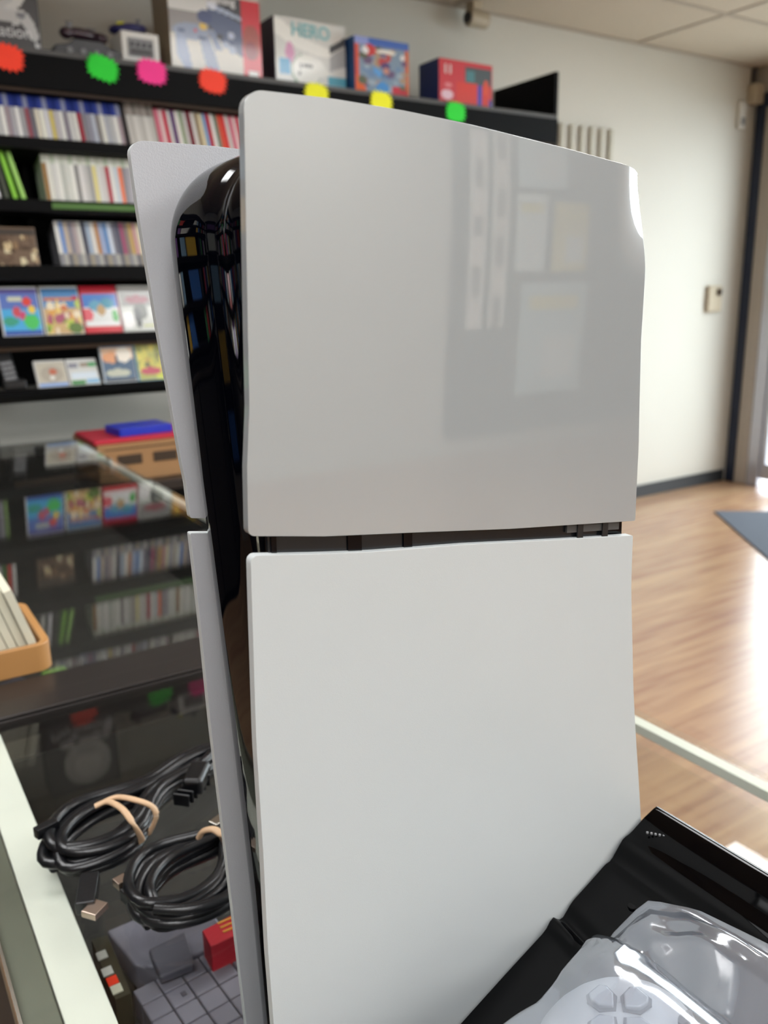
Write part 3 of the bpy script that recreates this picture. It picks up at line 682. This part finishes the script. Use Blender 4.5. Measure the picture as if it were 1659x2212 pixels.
# ================================================================== GLASS COUNTERS
ZG = .868
def counter(y0, y1, zg, label, xl=.026, xr=.584, inner=.80):
    t = thing('display_counter', label, 'display counter', (0, y0, 0), 0, 'glass display counters')
    L = y1-y0
    box('glass_top', (xl+.006, 0, zg-.006), (xr, L, zg), M['glass'], t, bevel=.0008, seg=1)
    bm = bmesh.new()  # left frame: wide pale rail and darker channel
    add_box(bm, (xl+.026, 0, zg-.035), (xl+.051, L, zg-.0065)); finish('top_rail', bm, M['alu'], t, bevel=.001)
    box('side_channel', (xl+.005, 0, zg-.036), (xl+.0255, L, zg-.0075), M['alu_dark'], t, bevel=.001)
    box('edge_strip', (xl+.004, 0, zg-.0065), (xl+.0058, L, zg+.0008), M['chrome'], t)
    box('front_rail', (xr-.013, 0, zg-.016), (xr-.001, L, zg-.0065), M['alu'], t, bevel=.001)
    box('front_glass', (xr-.009, 0.01, .2), (xr-.004, L-.01, zg-.031), M['glass'], t)
    box('base_cabinet', (xl, 0, .02), (xr, L, .199), M['case_dark'], t)
    box('rear_panel', (xl+.006, 0.003, .2), (xl+.018, L-.003, zg-.037), M['case_dark'], t)
    bm = bmesh.new(); add_box(bm, (xl+.027, 0, .2), (xr-.01, .006, zg-.037)); add_box(bm, (xl+.027, L-.006, .2), (xr-.01, L, zg-.037)); finish('end_panel', bm, M['case_dark'], t)
    return t
c1 = counter(-.45, .788, ZG, 'near glass-topped display counter with a pale metal rail, holding up the console')
c2 = counter(.876, 2.44, ZG+.004, 'far glass-topped display counter running to the back wall', xr=.532)
bm = bmesh.new(); add_box(bm, (.026, .789, .02), (.576, .875, ZG+.0035)); add_box(bm, (.026, .789, ZG+.0035), (.576, .825, ZG+.0075))
tag(finish('counter_divider', bm, M['bronze'], bevel=.002), 'dark bronze bar joining the near and far glass counters', 'divider')
# shelves inside
box('inner_shelf', (.053, .007, ZG-.108), (.46, 1.23, ZG-.102), M['case_dark'], c1)
box('inner_shelf', (.053, .007, ZG-.2), (.54, 1.55, ZG-.194), M['case_dark'], c2)

# cartridges in the near counter
def cartridge(name, loc, size, m, label, group, rz=0.0, notch=True):
    t = thing(name, label, 'game cartridge', loc, rz, group)
    a, b, c = size
    box('cartridge_shell', (0, 0, 0), (a, b, c), m, t, bevel=.0012)
    if notch: box('cartridge_notch', (a*.55, b*.35, c), (a*.75, b*.6, c+.0006), M['cart_dark'], t)
    return t
_p = at(2, ZG-.08, 285, 2135); _q = at(2, ZG-.08, 430, 2060); U = (_q-_p).normalized(); V = Vector((-U.y, U.x, 0)); RZ = math.atan2(U.y, U.x)
n = 0
for j in range(5):
    for i in range(6):
        q = _p + U*(.0165*i) - V*(.0165*(j+1))
        if q.x < .06: continue
        n += 1
        cartridge('game_cartridge', (q.x, q.y, ZG-.1015), (.0157, .0157, .02), M['cart'], 'small grey cartridge under the near glass, %s row from cables, %s from rail' % (ORD(j+1), ORD(i+1)), 'small grey cartridges under the near glass', RZ, notch=(i*3+j*5) % 7 == 1)
# larger grey handheld pieces under the glass
P = lambda px, py, z=ZG-.08: at(2, z, px, py)
def flat_item(name, quad, z0, z1, m, label, cat, bevel=.002, group=None):
    bm = bmesh.new(); prism(bm, [(q.x, q.y) for q in quad], z0, z1, 'xy')
    o = finish(name, bm, m, bevel=bevel); tag(o, label, cat, group); return o
flat_item('game_cartridge', [P(230, 2010), P(430, 1925), P(500, 2030), P(350, 2090), P(290, 2085)], ZG-.1015, ZG-.08, M['cart'], 'large flat grey cartridge under the glass below the cables', 'game cartridge')
flat_item('game_cartridge', [P(320, 2050, ZG-.072), P(400, 2010, ZG-.072), P(420, 2080, ZG-.072), P(345, 2110, ZG-.072)], ZG-.0795, ZG-.072, M['cart_dark'], 'darker grey cartridge lying on the large grey one', 'game cartridge')
t = thing('photo_strip', 'narrow dark card with small pictures under the glass beside the rail', 'card', (0, 0, 0))
q = [P(197, 2030, ZG-.072), P(232, 2020, ZG-.072), P(283, 2145, ZG-.072), P(250, 2160, ZG-.072)]
bm = bmesh.new(); prism(bm, [(v.x, v.y) for v in q], ZG-.1015, ZG-.072, 'xy'); finish('card_body', bm, mat('olive_black', '#34301F', .5), t)
for k, (px, py, m) in enumerate(((220, 2065, M['white']), (232, 2100, M['white']), (243, 2120, M['orange']), (252, 2138, M['cream']))):
    c = P(px, py, ZG-.072); box('card_picture', (c.x-.0035, c.y-.004, ZG-.0718), (c.x+.0035, c.y+.004, ZG-.071), m, t)
t = thing('game_cartridge', 'red box with yellow print under the glass beside the far plate', 'game box', (0, 0, 0))
q = [P(436, 2010, ZG-.06), P(455, 2045, ZG-.06), P(530, 2010, ZG-.06), P(520, 1965, ZG-.06)]
bm = bmesh.new(); prism(bm, [(v.x, v.y) for v in q], ZG-.1015, ZG-.060, 'xy'); finish('carton', bm, mat('red_box', '#B4202E', .45), t, bevel=.001)
for k in range(3):
    c = P(470+6*k, 1996+9*k, ZG-.06); box('print_line', (c.x, c.y-.001, ZG-.0598), (c.x+.012, c.y+.0008, ZG-.0594), mat('gold_print%d' % k, '#C88A30', .5), t)

# small stock inside the far counter
r = random.Random(4); k = 0
STK = [('#2C2E33', 'black'), ('#1E4EA0', 'blue'), ('#3A3C44', 'charcoal'), ('#5E86A8', 'pale blue'), ('#B83040', 'red'), ('#5A7A38', 'green'), ('#44444C', 'dark grey'), ('#6E6E74', 'grey')]
for j in range(4):
    for i in range(4):
        cx, cy = .10+.055*i+r.uniform(-.006, .006), .95+.095*j+r.uniform(-.01, .01)
        colr, nm = STK[(k*3+j) % 8]; k += 1
        t = thing('boxed_accessory', '%s accessory inside the far counter, %s from the rail, %s row from the divider' % (nm, ORD(i+1), ORD(j+1)), 'accessory', (cx, cy, ZG-.1935), r.uniform(-.4, .4), 'accessories inside the far counter')
        box('accessory_body', (-.018, -.03, 0), (.018, .03, .03+.03*r.random()), mat('accessory_%d' % k, colr, .4), t, bevel=.004)
        box('price_sticker', (-.013, -.0315, .008), (.013, -.0302, .024), M['white'], t)
# wooden tray of cards at the left
t = thing('card_tray', 'honey-coloured wooden tray standing on the glass at the left edge', 'tray', (.032, .88, ZG+.0045))
bm = bmesh.new(); R_ = .012
def rrect(x0, y0, x1, y1, r, n=5):
    o = []
    for cx, cy, a0 in ((x1-r, y0+r, -PI/2), (x1-r, y1-r, 0), (x0+r, y1-r, PI/2), (x0+r, y0+r, PI)):
        for i in range(n+1): o.append((cx+r*math.cos(a0+PI/2*i/n), cy+r*math.sin(a0+PI/2*i/n)))
    return o
out_, in_ = rrect(0, 0, .115, .15, .016), rrect(.008, .008, .107, .142, .01)
hz = .030
vo0 = [bm.verts.new((x, y, 0)) for x, y in out_]; vo1 = [bm.verts.new((x, y, hz)) for x, y in out_]; vi1 = [bm.verts.new((x, y, hz)) for x, y in in_]; vi0 = [bm.verts.new((x, y, .006)) for x, y in in_]
n = len(out_)
for a, b in ((vo0, vo1), (vo1, vi1), (vi1, vi0)):
    for i in range(n): bm.faces.new((a[i], a[(i+1) % n], b[(i+1) % n], b[i]))
bm.faces.new(vo0); bm.faces.new(vi0)
finish('tray_body', bm, M['wood'], t, bevel=.0012)
for k in range(4, 13):
    o = box('divider_card', (0, 0, 0), (.0082, .1, .080), M['cream'], bevel=.0004)
    g2 = k > 7
    o.location = (.130-.0095*(12-k) if g2 else .074-.0105*(7-k), .893+.002*(k % 3), ZG+.012+(.004 if g2 else .001)); o.rotation_euler = (0, -.27 if g2 else -.06, 0)
    tag(o, 'cream card in the wooden tray, %s from its left end' % ORD(k-3), 'card', 'cream cards in the wooden tray')

# ================================================================== THE CONSOLE
PN, PF = .258, .351          # outer faces of the near and far plate
con = thing('game_console', 'large white and black upright game console standing on the glass counter', 'game console', (.2, .305, ZG))
def flare(x, z, side, low):
    """sideways bow of a plate (metres outward)"""
    f = .005*sm(1.08, 1.31, z)**1.5
    u = (x-.11)/.19
    f -= .0105*max(0, (u-.885)/.115)**2*sm(1.255, 1.298, z) 
    if low and side < 0: f += .003*(1-sm(.93, 1.06, z))
    return f
def plate(name, T, B, Lc, Rc, side, y_out, thick, low, mats, rTL, rTR, rBL, rBR, nu=46):
    """T,B: z of top/bottom edge over x; Lc,Rc: x of the side edges over z"""
    zt = max(v for _, v in T); zb = min(v for _, v in B)
    vs = set()
    Hh = zt-zb
    for i in range(41): vs.add(round(i/40, 4))
    for d_ in (0, .0002, .0006, .0014, .0025, .004, .006, .008): vs.add(round(min(1, d_/Hh), 5)); vs.add(round(1-min(1, d_/Hh), 5))
    vs = sorted(vs); bm = bmesh.new(); rows = []
    for v in vs:
        dt, db = (1-v)*Hh, v*Hh
        zc = zb + v*Hh
        def ins(r, d_): return 0 if d_ >= r or r <= 0 else r-math.sqrt(max(0, r*r-(r-d_)**2))
        xl = interp(Lc, zc)+ins(rTL, dt)+ins(rBL, db); xr = interp(Rc, zc)-ins(rTR, dt)-ins(rBR, db)
        row = []
        for i in range(nu+1):
            u = i/nu; u = u*u*(3-2*u)*.35+u*.65
            x = xl+(xr-xl)*u
            z = interp(B, x)*(1-v)+interp(T, x)*v
            y = y_out + side*flare(x, z, side, low)
            row.append(bm.verts.new((x-.2, y-.305, z-ZG)))
        rows.append(row)
    for a, b in zip(rows, rows[1:]):
        for i in range(nu): bm.faces.new((a[i], a[i+1], b[i+1], b[i]))
    r = bmesh.ops.extrude_face_region(bm, geom=bm.faces[:])
    nv = [e for e in r['geom'] if isinstance(e, bmesh.types.BMVert)]
    for e in nv: e.co.y -= side*thick
    nf = [e for e in r['geom'] if isinstance(e, bmesh.types.BMFace)]
    for f in bm.faces: f.material_index = 0
    for f in nf: f.material_index = 1
    bmesh.ops.recalc_face_normals(bm, faces=bm.faces)
    o = finish(name, bm, mats, con, bevel=.0016, seg=3, angle=50)
    return o
TT = [(.10, 1.3098), (.145, 1.310), (.172, 1.309), (.201, 1.307), (.247, 1.3025), (.286, 1.298), (.31, 1.295)]
TB = [(.105, 1.1715), (.125, 1.168), (.139, 1.1655), (.18, 1.160), (.227, 1.1535), (.304, 1.1445), (.31, 1.144)]
LT = [(.105, 1.1645), (.139, 1.159), (.159, 1.156), (.203, 1.151), (.254, 1.144), (.304, 1.1375), (.33, 1.134)]
NL = [(.86, .106), (.94, .107), (.968, .107), (1.003, .107), (1.045, .108), (1.093, .108), (1.129, .109), (1.172, .110), (1.196, .1118), (1.226, .1124), (1.256, .1131), (1.283, .1139), (1.31, .1147)]
NR = [(.86, .335), (.94, .328), (.983, .322), (1.02, .318), (1.078, .311), (1.137, .305), (1.183, .3030), (1.235, .2985), (1.279, .2970), (1.31, .2985)]
BOT = [(.1, ZG+.0006), (.33, ZG+.0006)]
glossy2 = [M['plate_gloss'], M['plate_inner']]; matte2 = [M['plate_matte'], M['plate_inner']]
plate('upper_side_plate', TT, TB, NL, NR, -1, PN, .004, False, glossy2, .0065, .0035, .0025, .001)
plate('lower_side_plate', LT, BOT, NL, NR, -1, PN, .004, True, matte2, .0028, .001, .003, .003)
FL = [(.86, .1305), (.94, .1275), (.993, .1255), (1.054, .123), (1.10, .122), (1.15, .1205), (1.158, .1195), (1.224, .1145), (1.279, .111), (1.31, .1095)]
sh = lambda tab, d_: [(a, b+d_) for a, b in tab]
plate('upper_side_plate', TT, sh(TB, -.013), FL, NR, 1, PF, .004, False, [M['plate_matte'], M['plate_inner']], .0065, .0035, .001, .001)
plate('lower_side_plate', sh(LT, -.013), BOT, FL, NR, 1, PF, .004, False, [M['plate_matte'], M['plate_inner']], .001, .001, .003, .003)
# black core: rings bulge towards the front between the plates
bm = bmesh.new(); rings = []
BF = [(.87, .1405), (.945, .1385), (.965, .138), (1.068, .1335), (1.157, .129), (1.254, .1235), (1.279, .1225), (1.31, .122)]
ny = 26
for k in range(ny+1):
    tt = k/ny; y = .2625+(.3465-.2625)*tt
    ins = .0065*abs(2*tt-1)**5 - .0065 + .0022*math.exp(-((tt-.30)/.09)**2)
    ring = []
    x1, z0, z1 = .297, ZG+.0005, 1.3035-(ins+.0065)*.6-.002
    R_ = .030; n_z = 30
    # front edge upwards
    for i in range(n_z+1):
        z = z0+(z1-R_-z0)*i/n_z; ring.append((interp(BF, z)+ins, z))
    xc = interp(BF, z1-R_)+ins+R_
    for i in range(1, 13):
        a = PI-PI/2*i/12; ring.append((xc+R_*math.cos(a), z1-R_+R_*math.sin(a)))
    slope = -.010
    for i in range(1, 9): 
        x = xc+(x1-xc)*i/8; ring.append((x, z1+slope*(x-xc)/.14))
    for i in range(1, 9): ring.append((x1+.012*(i/8), ring[-1][1]-(z1-z0-.010)/8*1.0 if i < 8 else z0))
    rings.append([bm.verts.new((x-.2, y-.305, z-ZG)) for x, z in ring])
n = len(rings[0])
for a, b in zip(rings, rings[1:]):
    for i in range(n): bm.faces.new((a[i], a[(i+1) % n], b[(i+1) % n], b[i]))
bm.faces.new(rings[0]); bm.faces.new(rings[-1][::-1])
core = finish('black_core', bm, M['piano'], con, smooth=True, angle=40)
# recessed band and slots between upper and lower plate on the near side
def slab(name, tabT, tabB, xs, y0, y1, m, parent):
    bm = bmesh.new()
    prism(bm, [(x-.2, interp(tabB, x)-ZG) for x in xs]+[(x-.2, interp(tabT, x)-ZG) for x in reversed(xs)], y0-.305, y1-.305)
    return finish(name, bm, m, parent)
slab('gap_channel', TB, LT, [.118+.01*i for i in range(18)], .2605, .2622, M['recess'], con)
for a, b in ((.119, .121), (.150, .156), (.175, .179)): slab('vent_slot', TB, LT, [a, b], .2598, .2604, M['piano'], con)
slab('gap_insert', TB, sh(TB, -.004), [.262, .2955], .2592, .2604, M['shelf_grey'], con)
for a in (.268, .284): slab('vent_slot', TB, LT, [a, a+.0035], .2585, .2591, M['blackp'], con)
# ports on the front of the core
for px, py in ((547, 1805), (559, 1905)):
    c = at(1, .295, px, py)
    x_ = interp(BF, c.z)-.0065
    u_ = bpy.data.objects.new('usb_port', None)
    bm = bmesh.new(); add_box(bm, (-.0012, -.0018, -.0052), (0, .0018, .0052))
    o = finish('usb_port', bm, M['port'], con, bevel=.001); o.location = (x_-.2, .288-.305, c.z-ZG); o['label'] = 'metal-rimmed port'
    box('port_opening', (-.0016, -.0010, -.0042), (-.0012, .0010, .0042), M['blackp'], o)
bm = bmesh.new(); add_box(bm, (-.001, -.001, -.014), (.0005, .001, .014)); o = finish('disc_slot', bm, M['blackp'], con); o.location = (interp(BF, .96)-.0075-.2, .277-.305, .962-ZG)

# ================================================================== CABLES ON THE GLASS
def coil(A, B, turns, r, wid, z0, m, name, label, pinch=.6, seed=1, flat=1.0, lift=.009, lobeB=.5):
    """a hank of cord: long loops from A to B, gathered where the band sits"""
    A, B = Vector(A), Vector(B); ax_ = (B-A); Ln = ax_.length; ax_.normalize(); pr = Vector((-ax_.y, ax_.x, 0))
    rr = random.Random(seed); pts = []; N = 46
    for tn in range(turns):
        a0 = rr.uniform(0, .10); b0 = rr.uniform(0, .14); ww = rr.uniform(.45, 1.0); off = rr.uniform(-.003, .003); zz = z0+r+lift*tn/turns*2+rr.uniform(0, .002)
        a1, b1, w1_, of1, z1_ = a0, b0, ww, off, zz
        for i in range(N):
            th = 2*PI*i/N
            s = .5-.5*math.cos(th)                  # 0 at A, 1 at B
            s2 = a1+(1-a1-b1)*s
            gather = 1-.80*math.exp(-((s2-pinch)/.16)**2)
            wv = wid*w1_*gather*(1.0 if s2 < pinch else lobeB)
            p = A+ax_*(s2*Ln)+pr*(math.sin(th)*wv+of1)
            pts.append(Vector((p.x, p.y, z1_+.0035*math.exp(-((s2-pinch)/.2)**2)+.0015*math.sin(th*2+tn))))
    # soften the joins between turns
    for _ in range(3):
        pts = [pts[0]]+[(pts[i-1]+pts[i]*2+pts[i+1])/4 for i in range(1, len(pts)-1)]+[pts[-1]]
    t = thing(name, label, 'cable', (A.x, A.y, z0), 0, None)
    off = Vector((A.x, A.y, z0)); pts = [p-off for p in pts]
    tube('cord', pts, r, m, t, flat=flat)
    return t
def loc_box(name, c, size, m, parent, rz, ry=0.0, bevel=.001):
    o = box(name, tuple(-s/2 for s in size), tuple(s/2 for s in size), m, parent, bevel=bevel)
    o.location = Vector(c)-parent.location; o.rotation_euler = (0, ry, rz); return o
Z1 = ZG+.0008
A1 = at(2, ZG+.012, 95, 1880); B1 = at(2, ZG+.012, 470, 1630)
c1_ = coil(A1, B1, 9, .0035, .043, Z1, M['rubber'], 'power_cable', 'black power cable hank tied with a tan band, nearer the metal rail', pinch=.56, seed=5, flat=1.25, lobeB=.42)
# moulded plugs at the far end and the flat end at left
q = at(2, ZG+.027, 425, 1680); loc_box('plug', q, (.030, .016, .014), M['rubber'], c1_, .95, bevel=.004)
q = at(2, ZG+.027, 380, 1700)
for k in range(6):
    a = at(2, ZG+.023, 392+9*k, 1728-9*k); loc_box('strain_relief', a, (.0022, .013, .010), M['rubber'], c1_, .75, bevel=.001)
q = at(2, ZG+.024, 100, 1790); loc_box('flat_plug', q, (.016, .007, .008), M['rubber'], c1_, .3, bevel=.001)
A2 = at(2, ZG+.012, 315, 1990); B2 = at(2, ZG+.012, 535, 1780)
c2_ = coil(A2, B2, 9, .0037, .044, Z1, M['rubber'], 'video_cable', 'black video cable hank tied with a tan band, nearer the console', pinch=.72, seed=9, lobeB=.6)
q = at(2, ZG+.011, 205, 1965); loc_box('plug_shell', at(2, ZG+.011, 190, 1928), (.012, .030, .009), M['rubber'], c1_, -.35, bevel=.001); loc_box('metal_connector', q, (.0125, .011, .0045), M['usb'], c1_, -.35+PI/3.2, bevel=.0006)
q = at(2, ZG+.015, 262, 1905); loc_box('metal_connector', q, (.0085, .008, .0055), M['usb'], c2_, .25, bevel=.0006)
loc_box('plug_shell', at(2, ZG+.013, 290, 1930), (.014, .012, .009), M['rubber'], c2_, .25, bevel=.001)
q = at(2, ZG+.027, 470, 1775); loc_box('metal_connector', q, (.010, .008, .004), M['chrome'], c2_, .4, bevel=.0006)
def band(name, pix, label, r=.0016):
    pts = catmull([at(2, z, px, py) for px, py, z in pix], 7)
    o = tube(name, pts, r, M['band'], flat=1.5); tag(o, label, 'rubber band', 'tan rubber bands round the cables'); return o
band('rubber_band', [(205, 1742, ZG+.037), (232, 1732, ZG+.039), (262, 1746, ZG+.041), (285, 1775, ZG+.037), (306, 1812, ZG+.019), (300, 1820, ZG+.014)], 'tan rubber band strand crossing the power cable hank, left of its pair')
band('rubber_band', [(222, 1734, ZG+.037), (252, 1722, ZG+.040), (292, 1728, ZG+.042), (328, 1742, ZG+.037), (337, 1765, ZG+.029), (322, 1800, ZG+.014)], 'tan rubber band strand crossing the power cable hank, right of its pair')
band('rubber_band', [(430, 1808, ZG+.033), (440, 1795, ZG+.039), (462, 1792, ZG+.042), (480, 1806, ZG+.039), (492, 1830, ZG+.019), (496, 1850, ZG+.014)], 'tan rubber band round the video cable hank by the console', r=.0018)

# ================================================================== BLACK TRAY, BAG AND CONTROLLER
TZ = [(.06, .880), (.13, .893), (.19, .914), (.225, .932), (.26, .949), (.29, .964), (.32, .983), (.345, .990)]
def tray_z(x, y):
    z = interp(TZ, x-.01)*.25+interp(TZ, x)*.5+interp(TZ, x+.01)*.25
    z += .0022*math.exp(-((x-.305)/.0035)**2)          # ridge along the rim
    z -= .0018*math.exp(-((x-.2965)/.0028)**2)
    d_ = (x-.255)-(y-.24)*.10                          # moulded crease near the console
    z += .0035*math.exp(-(d_/.003)**2) - .0035*math.exp(-((d_-.007)/.004)**2)
    return z
bm = bmesh.new(); X0, X1 = .085, .334; nx, ny = 110, 70; g = []
def yfar(x): return .2535
for j in range(ny+1):
    row = []
    for i in range(nx+1):
        x = X0+(X1-X0)*i/nx; y1 = yfar(x); y = -.06+(y1+.06)*j/ny
        e = min(x-X0, X1-x, y+.06, (y1-y)+.005); rr = .008
        dz = rr-math.sqrt(max(0, rr*rr-(rr-min(e, rr))**2)) if e < rr else 0
        row.append(bm.verts.new((x, y, tray_z(x, y)-dz)))
    g.append(row)
for j in range(ny):
    for i in range(nx): bm.faces.new((g[j][i], g[j][i+1], g[j+1][i+1], g[j+1][i]))
edge = [e for e in bm.edges if e.is_boundary]
r = bmesh.ops.extrude_edge_only(bm, edges=edge)
for v in r['geom']:
    if isinstance(v, bmesh.types.BMVert): v.co.z = ZG+.0004
bmesh.ops.holes_fill(bm, edges=[e for e in bm.edges if e.is_boundary], sides=0)
t = thing('glossy_device', 'glossy black curved plastic device lying under the bagged controller, in front of the console', 'electronics')
tb = finish('device_shell', bm, M['device'], t, smooth=True, angle=70)
c = at(2, .972, 1368, 1917); bm = bmesh.new(); add_cyl(bm, (c.x, c.y, tray_z(c.x, c.y)+.0002), .0022, .0008, seg=16); finish('peg_hole', bm, M['shelf_black'], t)
bm = bmesh.new()
for k in range(5):
    add_cyl(bm, (.313+.0012*k, .245-.0016*k, tray_z(.316, .242)+.0006), .0006, .0008, seg=8)
finish('moulded_dots', bm, M['greyp'], t)

# controller: up = +X, right = -Y
CT = thing('game_controller', 'white game controller with a clear four-way pad inside the clear bag', 'game controller', (.187, .117, .938), -PI/2); CT.rotation_euler = (0.0, -.16, -PI/2)
CT.rotation_mode = 'XYZ'
CT.matrix_world = Matrix.Translation((.2015, .119, .942)) @ Matrix.Rotation(-.17, 4, 'Y') @ Matrix.Rotation(-PI/2, 4, 'Z')
bm = bmesh.new()
add_ell(bm, (0, .008, .022), (.062, .036, .021)); 
for s in (-1, 1):
    add_ell(bm, (s*.051, .012, .023), (.031, .036, .0205))
    add_ell(bm, (s*.064, -.030, .019), (.021, .048, .019), Matrix.Rotation(s*.22, 3, 'Z'))
o = finish('controller_shell', bm, M['ctrl'], CT, smooth=True)
r = o.modifiers.new('remesh', 'REMESH'); r.mode = 'VOXEL'; r.voxel_size = .0016; r.use_smooth_shade = True
s_ = o.modifiers.new('smooth', 'SMOOTH'); s_.iterations = 8
def petal(k, grow=0.0):
    a = PI/2*k; w2, r0, r1 = .0043+grow, .0028-grow*1.2, .0128+grow
    pts = [(0, r0), (w2*.95, r0+.0038), (w2*1.05, r1-.0022), (w2*.7, r1), (-w2*.7, r1), (-w2*1.05, r1-.0022), (-w2*.95, r0+.0038)]
    return [(x*math.cos(a)-y*math.sin(a), x*math.sin(a)+y*math.cos(a)) for x, y in pts]
DP = (-.052, .016, .0428)
bm = bmesh.new()
for k in range(4): prism(bm, petal(k, .0008), 0, .0007, 'xy')
rc = finish('pad_recess', bm, M['ctrl_grey'], CT); rc.location = DP
for k in range(4):
    bm = bmesh.new(); prism(bm, petal(k), .0003, .0026, 'xy')
    b_ = finish('direction_button', bm, M['clear'], CT, bevel=.0009, seg=3, angle=50); b_.location = DP
bm = bmesh.new()
for x, y in ((.052, .028), (.052, .004), (.04, .016), (.064, .016)): add_cyl(bm, (x, y, .0435), .0052, .004, seg=20)
finish('action_buttons', bm, M['clear'], CT, smooth=True)
box('touchpad', (-.031, .006, .0405), (.031, .036, .0438), M['ctrl'], CT, bevel=.003, seg=3)
for s in (-1, 1):
    bm = bmesh.new(); add_cyl(bm, (s*.027, -.012, .044), .007, .010, seg=24); add_cyl(bm, (s*.027, -.012, .051), .0115, .004, seg=28); finish('thumb_stick', bm, M['blackp'], CT, smooth=True)
bm = bmesh.new(); add_cyl(bm, (0, 0, 0), .0018, .002, seg=16); o = finish('create_button', bm, M['ctrl_grey'], CT, smooth=True); o.location = (-.036, .033, .0425); o.scale = (1, 2, 1)

# clear bag
PB = [(.150, .198), (.200, .203), (.231, .212), (.246, .222), (.262, .226), (.288, .224), (.298, .205), (.302, .165), (.308, .11), (.300, .04), (.27, -.01), (.10, -.02), (.068, .03), (.068, .15), (.10, .196)]
cen = Vector((.19, .122))
NA = 150; NR = 46
def bnd(a):
    dx, dy = math.cos(a), math.sin(a); best = .05
    for (x1, y1), (x2, y2) in zip(PB, PB[1:]+PB[:1]):
        ex, ey = x2-x1, y2-y1; den = dx*ey-dy*ex
        if abs(den) < 1e-9: continue
        tt = ((x1-cen.x)*ey-(y1-cen.y)*ex)/den; uu = ((x1-cen.x)*dy-(y1-cen.y)*dx)/den
        if tt > 0 and -1e-6 <= uu <= 1+1e-6: best = tt
    return best
def film(name, top, m, parent):
    bm = bmesh.new(); rows = []
    c0 = None
    for j in range(NR+1):
        s = j/NR; row = []
        for i in range(NA):
            a = 2*PI*i/NA; R_ = bnd(a); rad = R_*s
            x, y = cen.x+rad*math.cos(a), cen.y+rad*math.sin(a)
            lo = tray_z(x, y)+.0012
            if top:
                lx, ly = -(y-.117), (x-.187)
                body = max(1-((abs(lx)-.03)/.055)**2 if abs(lx) > .03 else 1, 0)
                dd = max(0, (abs(ly+.020)-.048)/.045); hh = .944+(x-.187)*.17+.0475*max(0, 1-(max(0, abs(lx)-.045)/.075)**2)*max(0, 1-dd*dd)
                ncr = abs(noise.noise(Vector((x*26, y*26, 1.3))))
                nc2 = abs(noise.noise(Vector((x*70+5, y*30, 4.1))))
                ray_ = abs(math.sin(a*6+2*math.sin(a*2.0)))
                z = max(hh+.0022, lo+.003+.020*(1-s)**.7)
                w_ = sm(.45, .8, s)
                cr1 = max(0, 1-3.2*abs(noise.noise(Vector((x*17+3, y*17, 7.7)))))**3
                cr2 = max(0, 1-4.0*abs(noise.noise(Vector((x*38, y*24+9, 2.2)))))**3
                z += w_*(1-sm(.93, 1, s))*(.004*ncr+.0035*ray_) + .0032*cr1*(1-sm(.9, 1, s))*(.35+.65*w_) + .0014*cr2*(1-sm(.9, 1, s))*(.2+.8*w_)
                z = z*(1-sm(.9, 1, s))+(lo+.0012)*sm(.9, 1, s)
            else: z = lo
            row.append((x, y, z))
        rows.append(row)
    V_ = [[bm.verts.new(p) for p in row] for row in rows[1:]]
    ctr = bm.verts.new(rows[0][0])
    for i in range(NA): bm.faces.new((ctr, V_[0][i], V_[0][(i+1) % NA]))
    for a, b in zip(V_, V_[1:]):
        for i in range(NA): bm.faces.new((a[i], a[(i+1) % NA], b[(i+1) % NA], b[i]))
    return finish(name, bm, m, parent, smooth=True, angle=0)
bg_ = thing('plastic_bag', 'crumpled clear plastic bag wrapped round the white controller on the glossy black device', 'bag')
film('bag_top_film', True, M['bag'], bg_); film('bag_bottom_film', False, M['bag_low'], bg_)
